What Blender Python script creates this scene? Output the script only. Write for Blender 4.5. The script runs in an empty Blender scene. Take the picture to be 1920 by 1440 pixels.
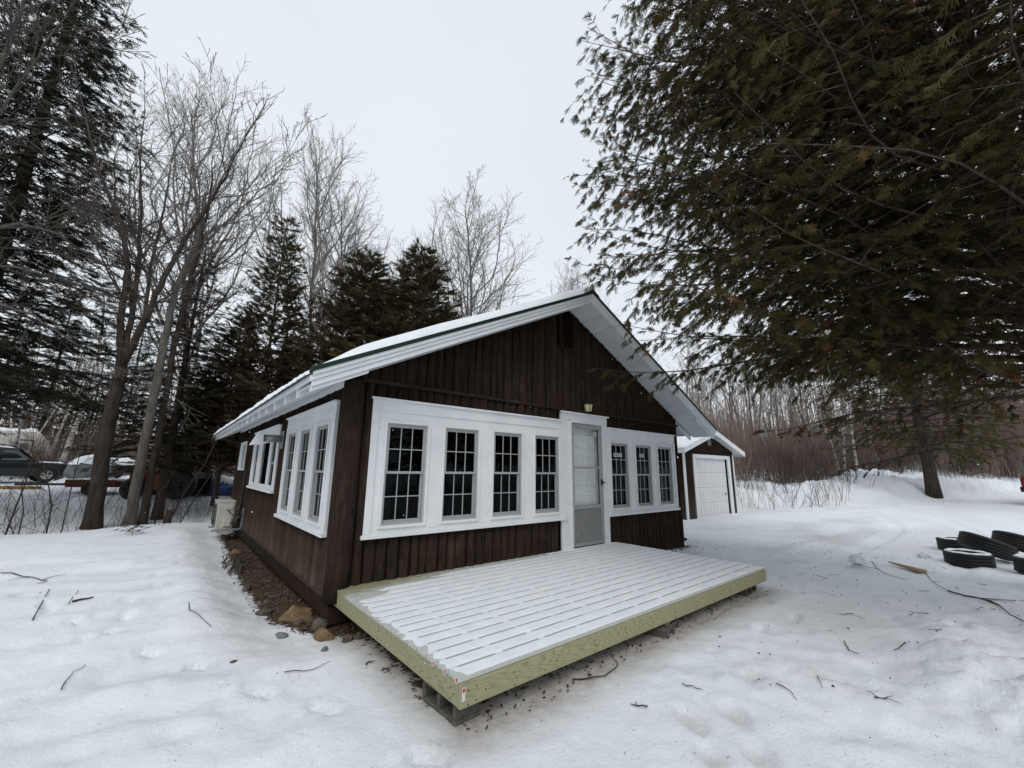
import bpy, math, random
import numpy as np
from mathutils import Matrix, Vector
random.seed(7)
SC = bpy.context.scene
COL = SC.collection
# ------------------------------------------------------------------ camera
CR = np.array([0.7688754, -0.6393036, 0.0110242]); CU = np.array([-0.14032038, -0.15188864, 0.97838644])
CF = np.array([0.62381152, 0.75380418, 0.20649076]); CC = np.array([-1.5189268, -4.75554599, 1.23458083]); FPX = 764.2173
cam = bpy.data.cameras.new('camera'); camo = bpy.data.objects.new('camera', cam); COL.objects.link(camo)
cam.sensor_fit = 'HORIZONTAL'; cam.sensor_width = 36.0; cam.lens = 36.0 * FPX / 1920.0
cam.clip_start = 0.05; cam.clip_end = 600
camo.matrix_world = Matrix([[CR[i], CU[i], -CF[i], CC[i]] for i in range(3)] + [[0, 0, 0, 1]])
SC.camera = camo
def at(u, v, depth):
    """world point seen at photo pixel (u, v) lying depth metres ahead of the camera"""
    return CC + depth * (CF + CR * (u - 960) / FPX - CU * (v - 720) / FPX)
# ------------------------------------------------------------------ sky, sun, exposure
SUN_EL, SUN_AZ = math.radians(48), math.radians(215)
w = bpy.data.worlds.new('World'); SC.world = w; w.use_nodes = True
nt = w.node_tree; nt.nodes.clear()
sky = nt.nodes.new('ShaderNodeTexSky'); sky.sky_type = 'NISHITA'; sky.sun_disc = False
sky.sun_elevation = SUN_EL; sky.sun_rotation = SUN_AZ; sky.air_density = 2.0; sky.dust_density = 4.0
tcw = nt.nodes.new('ShaderNodeTexCoord')
cl = nt.nodes.new('ShaderNodeTexNoise'); cl.inputs['Scale'].default_value = 1.6; cl.inputs['Detail'].default_value = 4
nt.links.new(tcw.outputs['Generated'], cl.inputs['Vector'])
ramp = nt.nodes.new('ShaderNodeValToRGB')
ramp.color_ramp.elements[0].position = 0.3; ramp.color_ramp.elements[0].color = (8.1, 8.7, 9.35, 1)
ramp.color_ramp.elements[1].position = 0.75; ramp.color_ramp.elements[1].color = (8.8, 9.3, 9.8, 1)
nt.links.new(cl.outputs['Fac'], ramp.inputs['Fac'])
mixw = nt.nodes.new('ShaderNodeMixRGB'); mixw.inputs['Fac'].default_value = 0.93
nt.links.new(sky.outputs['Color'], mixw.inputs[1]); nt.links.new(ramp.outputs['Color'], mixw.inputs[2])
bg = nt.nodes.new('ShaderNodeBackground'); bg.inputs['Strength'].default_value = 0.1
out = nt.nodes.new('ShaderNodeOutputWorld')
nt.links.new(mixw.outputs['Color'], bg.inputs['Color']); nt.links.new(bg.outputs[0], out.inputs['Surface'])
sl = bpy.data.lights.new('sun', 'SUN'); sl.energy = 1.25; sl.angle = math.radians(35); sl.color = (1.0, 0.97, 0.93)
so = bpy.data.objects.new('sun', sl); COL.objects.link(so)
so.rotation_euler = (math.radians(90) - SUN_EL, 0, math.pi - SUN_AZ)
SC.view_settings.view_transform = 'Standard'; SC.view_settings.look = 'None'
SC.view_settings.gamma = 1.0; SC.view_settings.exposure = 0.0; SC.view_settings.use_curve_mapping = False

# ------------------------------------------------------------------ materials
MATS = {}
class NB:
    """small node-tree helper"""
    def __init__(s, name):
        s.m = bpy.data.materials.new(name); s.m.use_nodes = True; s.t = s.m.node_tree
        s.b = s.t.nodes['Principled BSDF']; s.tc = None
    def n(s, typ, **kw):
        x = s.t.nodes.new(typ)
        for k, v in kw.items(): setattr(x, k, v)
        return x
    def l(s, a, b): s.t.links.new(a, b)
    def co(s, kind='Object', scale=(1, 1, 1), rot=(0, 0, 0)):
        if s.tc is None: s.tc = s.n('ShaderNodeTexCoord')
        mp = s.n('ShaderNodeMapping'); mp.inputs['Scale'].default_value = scale; mp.inputs['Rotation'].default_value = rot
        if kind == 'World':
            g = s.n('ShaderNodeNewGeometry'); s.l(g.outputs['Position'], mp.inputs['Vector'])
        else: s.l(s.tc.outputs[kind], mp.inputs['Vector'])
        return mp.outputs['Vector']
    def noise(s, vec, scale, detail=4, rough=0.55, dist=0.0):
        x = s.n('ShaderNodeTexNoise'); x.inputs['Scale'].default_value = scale; x.inputs['Detail'].default_value = detail
        x.inputs['Roughness'].default_value = rough; x.inputs['Distortion'].default_value = dist
        s.l(vec, x.inputs['Vector']); return x.outputs['Fac']
    def ramp(s, fac, stops):
        r = s.n('ShaderNodeValToRGB'); e = r.color_ramp.elements
        while len(e) > 1: e.remove(e[-1])
        e[0].position = stops[0][0]; e[0].color = (*stops[0][1], 1)
        for p, c in stops[1:]:
            k = e.new(p); k.color = (*c, 1)
        s.l(fac, r.inputs['Fac']); return r.outputs['Color']
    def mix(s, fac, a, b, mode='MIX'):
        x = s.n('ShaderNodeMixRGB', blend_type=mode)
        for sock, v in ((x.inputs[0], fac), (x.inputs[1], a), (x.inputs[2], b)):
            if isinstance(v, (int, float)): sock.default_value = v
            elif isinstance(v, tuple): sock.default_value = (*v, 1)
            else: s.l(v, sock)
        return x.outputs[0]
    def math(s, op, a, b=0.0, c=None):
        x = s.n('ShaderNodeMath', operation=op)
        for i, v in enumerate((a, b) if c is None else (a, b, c)):
            if isinstance(v, (int, float)): x.inputs[i].default_value = v
            else: s.l(v, x.inputs[i])
        return x.outputs[0]
    def bump(s, h, strength=0.3, dist=0.01, chain=None):
        x = s.n('ShaderNodeBump'); x.inputs['Strength'].default_value = strength; x.inputs['Distance'].default_value = dist
        s.l(h, x.inputs['Height'])
        if chain is not None: s.l(chain, x.inputs['Normal'])
        return x.outputs['Normal']
    def rnd(s):
        return s.n('ShaderNodeObjectInfo').outputs['Random']
    def done(s, color=None, rough=0.7, normal=None, spec=0.3, metal=0.0):
        if color is not None:
            if isinstance(color, tuple): s.b.inputs['Base Color'].default_value = (*color, 1)
            else: s.l(color, s.b.inputs['Base Color'])
        if isinstance(rough, (int, float)): s.b.inputs['Roughness'].default_value = rough
        else: s.l(rough, s.b.inputs['Roughness'])
        s.b.inputs['Specular IOR Level'].default_value = spec; s.b.inputs['Metallic'].default_value = metal
        if normal is not None: s.l(normal, s.b.inputs['Normal'])
        MATS[s.m.name] = s.m
        return s.m
def simple(name, c, rough=0.6, var=0.15, scale=8, spec=0.3, metal=0.0, bump=0.1, bd=0.004, stretch=(1, 1, 1)):
    b = NB(name); v = b.co('World', stretch); f = b.noise(v, scale, 5, 0.6)
    lo = tuple(x * (1 - var) for x in c); hi = tuple(min(1, x * (1 + var)) for x in c)
    col = b.ramp(f, [(0.3, lo), (0.7, hi)])
    f2 = b.noise(v, scale * 6, 3)
    return b.done(col, rough, b.bump(f2, bump, bd), spec, metal)

# dark brown stained slab siding
b = NB('brown_stain'); v = b.co('World', (1, 1, 0.12)); f = b.noise(v, 34, 6, 0.65, 0.3); f2 = b.noise(b.co('World'), 2.2, 4)
rn = b.rnd()
c = b.ramp(f, [(0.25, (0.0125, 0.0082, 0.0061)), (0.52, (0.034, 0.0232, 0.0176)), (0.8, (0.072, 0.053, 0.042))])
c = b.mix(b.math('MULTIPLY', rn, 0.45), c, (0.021, 0.0125, 0.009))
c = b.mix(b.ramp(f2, [(0.55, (0, 0, 0)), (0.8, (0.45, 0.45, 0.45))]), c, (0.075, 0.055, 0.042))
kn = b.n('ShaderNodeTexVoronoi'); kn.inputs['Scale'].default_value = 2.6; b.l(b.co('World', (1, 1, 0.55)), kn.inputs['Vector'])
c = b.mix(b.ramp(kn.outputs['Distance'], [(0.035, (0.85, 0.85, 0.85)), (0.06, (0, 0, 0))]), c, (0.008, 0.005, 0.004))
rv = b.n('ShaderNodeMapRange'); b.l(b.rnd(), rv.inputs[0]); rv.inputs[3].default_value = .72; rv.inputs[4].default_value = 1.2; cm = b.n('ShaderNodeCombineXYZ'); [b.l(rv.outputs[0], cm.inputs[i_]) for i_ in range(3)]; c = b.mix(1.0, c, cm.outputs[0], 'MULTIPLY')
b.done(c, 0.85, b.bump(f, 0.6, 0.004), 0.06)
# greyer, weathered version of the same stain on the exposed side wall
b = NB('weathered_stain'); v = b.co('World', (1, 1, 0.1)); f = b.noise(v, 30, 6, 0.7, 0.4); f2 = b.noise(b.co('World', (1, 1, .5)), 3, 4)
c = b.ramp(f, [(0.28, (0.012, 0.0072, 0.005)), (0.52, (0.036, 0.0235, 0.0165)), (0.8, (0.08, 0.056, 0.042))])
c = b.mix(b.math('MULTIPLY', b.rnd(), 0.4), c, (0.03, 0.016, 0.012))
sp = b.n('ShaderNodeSeparateXYZ'); b.l(b.co('World'), sp.inputs[0])
low = b.n('ShaderNodeMapRange'); b.l(sp.outputs['Z'], low.inputs[0]); low.inputs[1].default_value = 0.7; low.inputs[2].default_value = -0.1
c = b.mix(b.math('MULTIPLY', low.outputs[0], b.math('MULTIPLY', f2, 0.8)), c, (0.125, 0.1, 0.08))
rv = b.n('ShaderNodeMapRange'); b.l(b.rnd(), rv.inputs[0]); rv.inputs[3].default_value = .72; rv.inputs[4].default_value = 1.2; cm = b.n('ShaderNodeCombineXYZ'); [b.l(rv.outputs[0], cm.inputs[i_]) for i_ in range(3)]; c = b.mix(1.0, c, cm.outputs[0], 'MULTIPLY')
b.done(c, 0.9, b.bump(f, 0.7, 0.005), 0.05)
# white painted trim
b = NB('white_paint'); f = b.noise(b.co('World', (1, 1, 1)), 3, 5, 0.6); g = b.noise(b.co('World', (0.6, 0.6, 6)), 22, 4)
c = b.ramp(f, [(0.3, (0.69, 0.72, 0.735)), (0.7, (0.79, 0.81, 0.82))])
c = b.mix(b.ramp(b.noise(b.co('World', (1, 1, .6)), 13, 7, 0.75), [(0.58, (0, 0, 0)), (0.74, (0.45, 0.45, 0.45))]), c, (0.45, 0.43, 0.38))
b.done(c, 0.48, b.bump(g, 0.25, 0.002), 0.35)
simple('soffit_paint', (0.62, 0.65, 0.66), 0.6, 0.07, 4)
simple('window_grey', (0.36, 0.37, 0.375), 0.45, 0.06, 6, 0.4)
simple('aluminium', (0.33, 0.335, 0.34), 0.4, 0.08, 10, 0.5, 0.35, 0.05)
simple('kick_panel_metal', (0.2, 0.2, 0.195), 0.5, 0.12, 3, 0.5, 0.1, 0.05)
simple('inner_door_paint', (0.7, 0.71, 0.71), 0.5, 0.04, 3)
simple('dark_interior', (0.014, 0.011, 0.009), 0.9, 0.2, 2)
simple('wall_backing', (0.005, 0.0035, 0.0028), 0.95, 0.2, 9, 0.03)
simple('curtain_cloth', (0.1, 0.12, 0.12), 0.9, 0.2, 6)
simple('green_metal', (0.006, 0.026, 0.019), 0.5, 0.15, 9, 0.3)
simple('roof_metal', (0.13, 0.15, 0.155), 0.45, 0.15, 9, 0.5, 0.3)
simple('galvanised', (0.32, 0.33, 0.33), 0.42, 0.25, 14, 0.5, 0.5, 0.1)
simple('black_plastic', (0.012, 0.012, 0.012), 0.5, 0.2, 10)
simple('lamp_glass', (0.55, 0.5, 0.26), 0.3, 0.1, 20, 0.5)
simple('sticker_white', (0.62, 0.63, 0.62), 0.6, 0.06, 60)
simple('sticker_red', (0.45, 0.03, 0.025), 0.6, 0.06, 60)
simple('ink', (0.03, 0.03, 0.035), 0.7, 0.1, 60)
simple('heat_pump_paint', (0.46, 0.45, 0.4), 0.5, 0.1, 5)
simple('copper_line', (0.06, 0.055, 0.05), 0.6, 0.3, 12)
simple('concrete', (0.115, 0.11, 0.1), 0.95, 0.3, 26, 0.15, 0, 0.6, 0.006)
simple('tyre_rubber', (0.011, 0.0112, 0.012), 0.62, 0.35, 18, 0.35, 0, 0.3, 0.004)
simple('dark_car_paint', (0.006, 0.0085, 0.0085), 0.32, 0.2, 3, 0.5, 0, 0.02)
simple('grey_cladding', (0.028, 0.034, 0.037), 0.5, 0.15, 4)
simple('red_car_paint', (0.2, 0.012, 0.016), 0.3, 0.1, 3, 0.5, 0, 0.02)
simple('wheel_alloy', (0.5, 0.47, 0.4), 0.4, 0.1, 12, 0.5, 0.3)
simple('camper_skin', (0.66, 0.65, 0.61), 0.45, 0.12, 4)
simple('dark_glass', (0.015, 0.018, 0.02), 0.08, 0.1, 3, 0.6, 0, 0.0)
simple('pale_glass', (0.09, 0.11, 0.115), 0.15, 0.25, 3, 0.6, 0, 0.0)
simple('granite', (0.17, 0.175, 0.18), 0.9, 0.35, 4, 0.2, 0, 0.8, 0.05)
simple('field_stone', (0.1, 0.082, 0.068), 0.9, 0.45, 12, 0.2, 0, 0.6, 0.01)
simple('ochre_stone', (0.17, 0.118, 0.065), 0.9, 0.4, 12, 0.2, 0, 0.6, 0.01)
simple('rust_red', (0.085, 0.02, 0.012), 0.7, 0.35, 6)
simple('orange_paint', (0.22, 0.04, 0.014), 0.55, 0.2, 6)
simple('machine_black', (0.02, 0.02, 0.021), 0.6, 0.3, 6)
simple('blue_tarp', (0.008, 0.06, 0.32), 0.45, 0.35, 5, 0.4, 0, 0.6, 0.05)
simple('yellow_wood', (0.4, 0.22, 0.06), 0.75, 0.2, 8)
simple('split_wood', (0.36, 0.25, 0.15), 0.8, 0.3, 12, 0.2, 0, 0.4, 0.004, (1, 1, 1))
simple('stump_wood', (0.075, 0.055, 0.04), 0.9, 0.4, 9, 0.1, 0, 0.7, 0.02)
simple('twig_bark', (0.05, 0.036, 0.03), 0.9, 0.4, 30, 0.15)
simple('grey_twig_bark', (0.085, 0.074, 0.066), 0.9, 0.4, 20, 0.15)
simple('poplar_twig', (0.25, 0.235, 0.22), 0.9, 0.3, 5, 0.15)
simple('brush_bark', (0.21, 0.16, 0.135), 0.9, 0.5, .8, 0.15)
simple('leaf_litter', (0.058, 0.033, 0.02), 0.95, 0.6, 22, 0.1)
simple('grey_bark', (0.12, 0.108, 0.095), 0.95, 0.4, 9, 0.15, 0, 1.0, 0.03, (1, 1, 0.2))
simple('dark_bark', (0.062, 0.048, 0.04), 0.95, 0.45, 9, 0.15, 0, 1.0, 0.04, (1, 1, 0.2))
simple('cedar_bark', (0.1, 0.075, 0.062), 0.95, 0.45, 12, 0.15, 0, 0.8, 0.02, (1, 1, 0.25))
b = NB('birch_bark'); f = b.noise(b.co('World', (1, 1, 3.5)), 2.6, 5, 0.7)
c = b.ramp(f, [(0.42, (0.04, 0.035, 0.03)), (0.5, (0.4, 0.38, 0.35)), (0.7, (0.56, 0.54, 0.51))]); b.done(c, 0.8)
# snow on things
b = NB('snow_cover'); f = b.noise(b.co('World'), 5, 5); c = b.ramp(f, [(0.3, (0.74, 0.785, 0.835)), (0.7, (0.84, 0.87, 0.905))])
n1 = b.bump(b.noise(b.co('World'), 60, 4, 0.7), 0.35, 0.006); b.done(c, 0.75, b.bump(f, 0.4, 0.04, n1), 0.2)
# ground snow, with a soil mask and a grime mask stored on the mesh
b = NB('snow_ground'); P = b.co('World')
big = b.noise(P, 0.55, 5, 0.6); mid = b.noise(P, 7, 5, 0.65); fine = b.noise(P, 95, 4, 0.7)
c = b.ramp(big, [(0.3, (0.715, 0.755, 0.805)), (0.7, (0.81, 0.84, 0.88))])
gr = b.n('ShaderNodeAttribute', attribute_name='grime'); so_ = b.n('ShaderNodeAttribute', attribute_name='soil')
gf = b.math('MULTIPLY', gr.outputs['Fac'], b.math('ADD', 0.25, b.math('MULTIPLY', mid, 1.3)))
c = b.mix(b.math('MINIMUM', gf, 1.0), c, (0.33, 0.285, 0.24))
spk = b.noise(b.co('World', (1, 1, 1)), 38, 2, 0.5)
c = b.mix(b.ramp(spk, [(0.70, (0, 0, 0)), (0.74, (0.6, 0.6, 0.6))]), c, (0.2, 0.15, 0.11))
sf = b.math('ADD', so_.outputs['Fac'], b.math('MULTIPLY', b.math('SUBTRACT', b.noise(P, 9, 7, 0.75), 0.5), 2.3))
sm = b.ramp(sf, [(0.47, (0, 0, 0)), (0.56, (1, 1, 1))])
soilc = b.ramp(b.noise(P, 24, 6, 0.7), [(0.3, (0.03, 0.02, 0.014)), (0.5, (0.085, 0.056, 0.036)), (0.72, (0.17, 0.12, 0.075))])
soilc = b.mix(b.ramp(b.noise(P, 5, 5, .7), [(.62, (0, 0, 0)), (.7, (.7, .7, .7))]), soilc, (.6, .62, .64))
c = b.mix(sm, c, soilc)
n1 = b.bump(fine, 0.45, 0.005); crust = b.noise(b.co('World', (1, 1.6, 1)), 21, 5, 0.7, 0.8); n1 = b.bump(crust, 0.55, 0.012, n1); n2 = b.bump(mid, 0.5, 0.03, n1)
b.done(c, 0.8, n2, 0.12)
# pressure treated lumber
def lumber(name, lo, hi, gx):
    b = NB(name); v = b.co('Object', gx)
    ns = b.n('ShaderNodeTexNoise'); ns.inputs['Scale'].default_value = 1.6; ns.inputs['Detail'].default_value = 3; b.l(v, ns.inputs['Vector'])
    add = b.n('ShaderNodeMixRGB', blend_type='ADD'); add.inputs[0].default_value = 0.55; b.l(v, add.inputs[1]); b.l(ns.outputs['Color'], add.inputs[2])
    wv = b.n('ShaderNodeTexWave', wave_type='RINGS', rings_direction='SPHERICAL'); wv.inputs['Scale'].default_value = 13.0
    wv.inputs['Distortion'].default_value = 1.6; wv.inputs['Detail'].default_value = 2; wv.inputs['Detail Scale'].default_value = 1.2
    b.l(add.outputs[0], wv.inputs['Vector'])
    big = b.noise(b.co('World'), 2.5, 3); fine = b.noise(b.co('Object', (3, 60, 60)), 4, 4)
    c = b.ramp(wv.outputs['Fac'], [(0.0, lo), (0.22, tuple((x + y) / 2 for x, y in zip(lo, hi))), (0.42, hi), (1.0, tuple(x * 1.05 for x in hi))])
    c = b.mix(b.math('MULTIPLY', big, 0.5), c, (0.31, 0.265, 0.165))
    if name == 'deck_board_wood':
        sx = b.n('ShaderNodeSeparateXYZ'); b.l(b.co('World'), sx.inputs[0]); q_ = b.math('ADD', b.math('MULTIPLY', sx.outputs['X'], .22), b.math('MULTIPLY', sx.outputs['Y'], -1.1)); q_ = b.math('ADD', q_, b.math('MULTIPLY', b.noise(b.co('World', (1, 2.5, 1)), 9, 6, .7), 1.0))
        c = b.mix(b.ramp(q_, [(.75, (0, 0, 0)), (1.25, (.6, .6, .6))]), c, (.74, .78, .82))
    c = b.mix(0.2, c, b.ramp(fine, [(0.3, (0.1, 0.1, 0.06)), (0.7, (0.4, 0.38, 0.26))]))
    b.done(c, 0.7, b.bump(wv.outputs['Fac'], 0.12, 0.002), 0.25)
lumber('green_lumber', (0.235, 0.245, 0.125), (0.36, 0.36, 0.215), (0.28, 4.2, 4.2))
lumber('deck_board_wood', (0.2, 0.205, 0.115), (0.3, 0.305, 0.195), (0.8, 7, 7))
lumber('lumber_end_grain', (0.2, 0.17, 0.1), (0.33, 0.28, 0.18), (5, 5, 5))
# glass
g = bpy.data.materials.new('window_glass'); g.use_nodes = True; t = g.node_tree; t.nodes.clear()
o_ = t.nodes.new('ShaderNodeOutputMaterial'); mx = t.nodes.new('ShaderNodeMixShader'); tr = t.nodes.new('ShaderNodeBsdfTransparent')
gl = t.nodes.new('ShaderNodeBsdfGlossy'); fr = t.nodes.new('ShaderNodeMath'); lw = t.nodes.new('ShaderNodeLayerWeight'); lw.inputs['Blend'].default_value = .5; pw_ = t.nodes.new('ShaderNodeMath'); pw_.operation = 'POWER'; pw_.inputs[1].default_value = 5; fr.operation = 'MULTIPLY_ADD'; fr.inputs[1].default_value = .45; fr.inputs[2].default_value = .007; t.links.new(lw.outputs['Facing'], pw_.inputs[0]); t.links.new(pw_.outputs[0], fr.inputs[0])
tr.inputs['Color'].default_value = (0.42, 0.45, 0.45, 1); gl.inputs['Roughness'].default_value = 0.015; gl.inputs['Color'].default_value = (0.9, 0.95, 0.95, 1)
t.links.new(fr.outputs[0], mx.inputs[0]); t.links.new(tr.outputs[0], mx.inputs[1]); t.links.new(gl.outputs[0], mx.inputs[2]); t.links.new(mx.outputs[0], o_.inputs[0])
MATS['window_glass'] = g
g = g.copy(); g.name = 'clear_glass'; MATS['clear_glass'] = g
for n_ in g.node_tree.nodes:
    if n_.type == 'BSDF_TRANSPARENT': n_.inputs['Color'].default_value = (0.97, 0.98, 0.98, 1)
# foliage: tint attribute picks the colour of each spray
def foliage(name, stops):
    b = NB(name); a = b.n('ShaderNodeAttribute', attribute_name='tint')
    c = b.ramp(a.outputs['Fac'], stops); b.done(c, 0.7, None, 0.15)
    m = b.m; t = m.node_tree; tl = t.nodes.new('ShaderNodeBsdfTranslucent'); ms = t.nodes.new('ShaderNodeMixShader'); ms.inputs[0].default_value = 0.22
    t.links.new(c, tl.inputs['Color']); t.links.new(b.b.outputs[0], ms.inputs[1]); t.links.new(tl.outputs[0], ms.inputs[2])
    t.links.new(ms.outputs[0], t.nodes['Material Output'].inputs['Surface'])
foliage('cedar_leaf', [(0.0, (0.04, 0.038, 0.014)), (0.45, (0.068, 0.06, 0.02)), (0.75, (0.095, 0.073, 0.028)), (0.97, (0.12, 0.07, 0.028)), (1.0, (0.2, 0.085, 0.035))])
foliage('bronze_cedar_leaf', [(0.0, (0.044, 0.038, 0.019)), (0.5, (0.078, 0.06, 0.03)), (1.0, (0.12, 0.08, 0.04))])
foliage('spruce_needle', [(0.0, (0.017, 0.02, 0.012)), (0.6, (0.033, 0.036, 0.021)), (1.0, (0.058, 0.05, 0.032))])

# ------------------------------------------------------------------ object helpers
def link(o, parent=None):
    COL.objects.link(o)
    if parent is not None: o.parent = parent
    return o
def props(o, label=None, cat=None, group=None, kind=None):
    if label: o['label'] = label
    if cat: o['category'] = cat
    if group: o['group'] = group
    if kind: o['kind'] = kind
    return o
def thing(name, label, cat, loc=(0, 0, 0), rz=0.0, group=None):
    o = bpy.data.objects.new(name, None); o.empty_display_size = 0.2; link(o); o.location = loc; o.rotation_euler = (0, 0, rz)
    return props(o, label, cat, group)
def npmesh(name, verts, faces, mat, smooth=False, attrs=None):
    verts = np.asarray(verts, np.float32); faces = np.asarray(faces, np.int32); k = faces.shape[1]
    me = bpy.data.meshes.new(name); me.vertices.add(len(verts)); me.vertices.foreach_set('co', verts.ravel())
    me.loops.add(faces.size); me.loops.foreach_set('vertex_index', faces.ravel())
    me.polygons.add(len(faces)); me.polygons.foreach_set('loop_start', np.arange(0, faces.size, k, dtype=np.int32))
    if smooth: me.polygons.foreach_set('use_smooth', np.ones(len(faces), bool))
    for an, av in (attrs or {}).items():
        a = me.attributes.new(an, 'FLOAT', 'POINT'); a.data.foreach_set('value', np.asarray(av, np.float32))
    me.materials.append(MATS[mat]); me.update(calc_edges=True)
    return me
def nobj(name, me, parent=None): return link(bpy.data.objects.new(name, me), parent)
class MB:
    def __init__(s): s.v = []; s.f = []
    def add(s, vs, fs):
        k = len(s.v); s.v += [tuple(float(c) for c in p) for p in vs]; s.f += [tuple(i + k for i in f) for f in fs]; return s
    def box(s, x0, x1, y0, y1, z0, z1):
        return s.add([(x0, y0, z0), (x1, y0, z0), (x1, y1, z0), (x0, y1, z0), (x0, y0, z1), (x1, y0, z1), (x1, y1, z1), (x0, y1, z1)],
                     [(0, 3, 2, 1), (4, 5, 6, 7), (0, 1, 5, 4), (1, 2, 6, 5), (2, 3, 7, 6), (3, 0, 4, 7)])
    def hexa(s, p): return s.add(p, [(0, 3, 2, 1), (4, 5, 6, 7), (0, 1, 5, 4), (1, 2, 6, 5), (2, 3, 7, 6), (3, 0, 4, 7)])
    def prism(s, poly, d):
        """extrude a 3-D polygon by vector d"""
        n = len(poly); q = [tuple(np.add(p, d)) for p in poly]
        return s.add(list(poly) + q, [tuple(range(n))[::-1], tuple(range(n, 2 * n))] + [(i, (i + 1) % n, n + (i + 1) % n, n + i) for i in range(n)])
    def tube(s, pts, rad, n=8, cap=True):
        pts = [np.array(p, float) for p in pts]; rings = []
        if isinstance(rad, (int, float)): rad = [rad] * len(pts)
        a = None
        for i, p in enumerate(pts):
            d = pts[min(i + 1, len(pts) - 1)] - pts[max(i - 1, 0)]; d /= (np.linalg.norm(d) + 1e-9)
            if a is None: a = np.cross(d, [0.3, 0.2, 0.93] if abs(d[2]) < 0.9 else [1, 0.1, 0])
            a = a - d * (a @ d); a /= np.linalg.norm(a); c = np.cross(d, a)
            rings.append([p + rad[i] * (a * math.cos(2 * math.pi * k / n) + c * math.sin(2 * math.pi * k / n)) for k in range(n)])
        vs = [q for r in rings for q in r]; fs = [(i * n + k, i * n + (k + 1) % n, (i + 1) * n + (k + 1) % n, (i + 1) * n + k) for i in range(len(pts) - 1) for k in range(n)]
        if cap: fs += [tuple(range(n))[::-1], tuple(range((len(pts) - 1) * n, len(pts) * n))]
        return s.add(vs, fs)
    def lathe(s, prof, n=24, o=(0, 0, 0), ax='z'):
        vs = []
        for r, h in prof:
            for k in range(n):
                c, q = r * math.cos(2 * math.pi * k / n), r * math.sin(2 * math.pi * k / n)
                p = (c, q, h) if ax == 'z' else ((c, h, q) if ax == 'y' else (h, c, q)); vs.append((p[0] + o[0], p[1] + o[1], p[2] + o[2]))
        m = len(prof)
        return s.add(vs, [(i * n + k, i * n + (k + 1) % n, (i + 1) * n + (k + 1) % n, (i + 1) * n + k) for i in range(m - 1) for k in range(n)])
    def mesh(s, name, mat, smooth=False, bevel=0.0):
        me = bpy.data.meshes.new(name); me.from_pydata(s.v, [], s.f)
        if smooth: me.polygons.foreach_set('use_smooth', np.ones(len(s.f), bool))
        me.materials.append(MATS[mat]); me.update(); return me
    def build(s, name, mat, parent=None, smooth=False, bevel=0.0, **kw):
        o = nobj(name, s.mesh(name, mat, smooth), parent)
        if bevel:
            m = o.modifiers.new('bevel', 'BEVEL'); m.width = bevel; m.segments = 2; m.limit_method = 'ANGLE'
        for k, v in kw.items(): o[k] = v
        return o
def boxo(name, mat, parent, *b, bevel=0.0, **kw): return MB().box(*b).build(name, mat, parent, bevel=bevel, **kw)

# ------------------------------------------------------------------ noise and terrain
def vn(x, y, seed=0):
    xi = np.floor(x).astype(np.int64); yi = np.floor(y).astype(np.int64); fx = x - xi; fy = y - yi
    fx = fx * fx * (3 - 2 * fx); fy = fy * fy * (3 - 2 * fy)
    def h(a, b_):
        n = (a * 374761393 + b_ * 668265263 + seed * 982451653) & 0x7fffffff
        n = ((n ^ (n >> 13)) * 1274126177) & 0x7fffffff
        return ((n ^ (n >> 16)) & 0xffff) / 65535.0
    a = h(xi, yi); b_ = h(xi + 1, yi); c = h(xi, yi + 1); d = h(xi + 1, yi + 1)
    return a + (b_ - a) * fx + (c - a) * fy + (a - b_ - c + d) * fx * fy - 0.5
def fbm(x, y, seed=0, o=4, r=0.5):
    s = 0; a = 1
    for i in range(o): s = s + a * vn(x, y, seed + i * 17); x = x * 2.03 + 5.1; y = y * 2.03 + 3.7; a *= r
    return s
def sst(a, b_, x):
    t = np.clip((x - a) / (b_ - a), 0, 1); return t * t * (3 - 2 * t)
PRINTS = [(3.2 + .62 * i + .1 * math.sin(i * 2.3), -3.05 + .16 * i + .13 * (-1) ** i, .25 + .15 * math.sin(i)) for i in range(13)] + [(-2.6 + .3 * i, 2.9 - .66 * i + .1 * math.sin(i * 3), -1.1 + .12 * (-1) ** i) for i in range(9)]
FEET = [(1.25, -3.22, .95), (1.02, -3.46, .9), (1.5, -3.38, 1.05), (1.22, -3.64, .95), (2.08, -3.27, -.45), (2.46, -3.62, -.6)]
for i in range(7): FEET.append((-1.15 - 0.12 * i + 0.13 * (i % 2), 4.6 - 0.62 * i, 1.7))
LUMPS = [(7.72, -2.83, .12, .13), (5.5, -3.65, .28, .05), (4.9, -3.9, .25, .07), (4.3, -4.15, .3, .08), (3.6, -4.3, .3, .09), (3.0, -4.45, .35, .1), (4.6, -4.5, .4, .08), (3.4, -4.75, .45, .12), (2.6, -4.75, .3, .08), (6.0, -4.3, .4, .06)]
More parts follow.
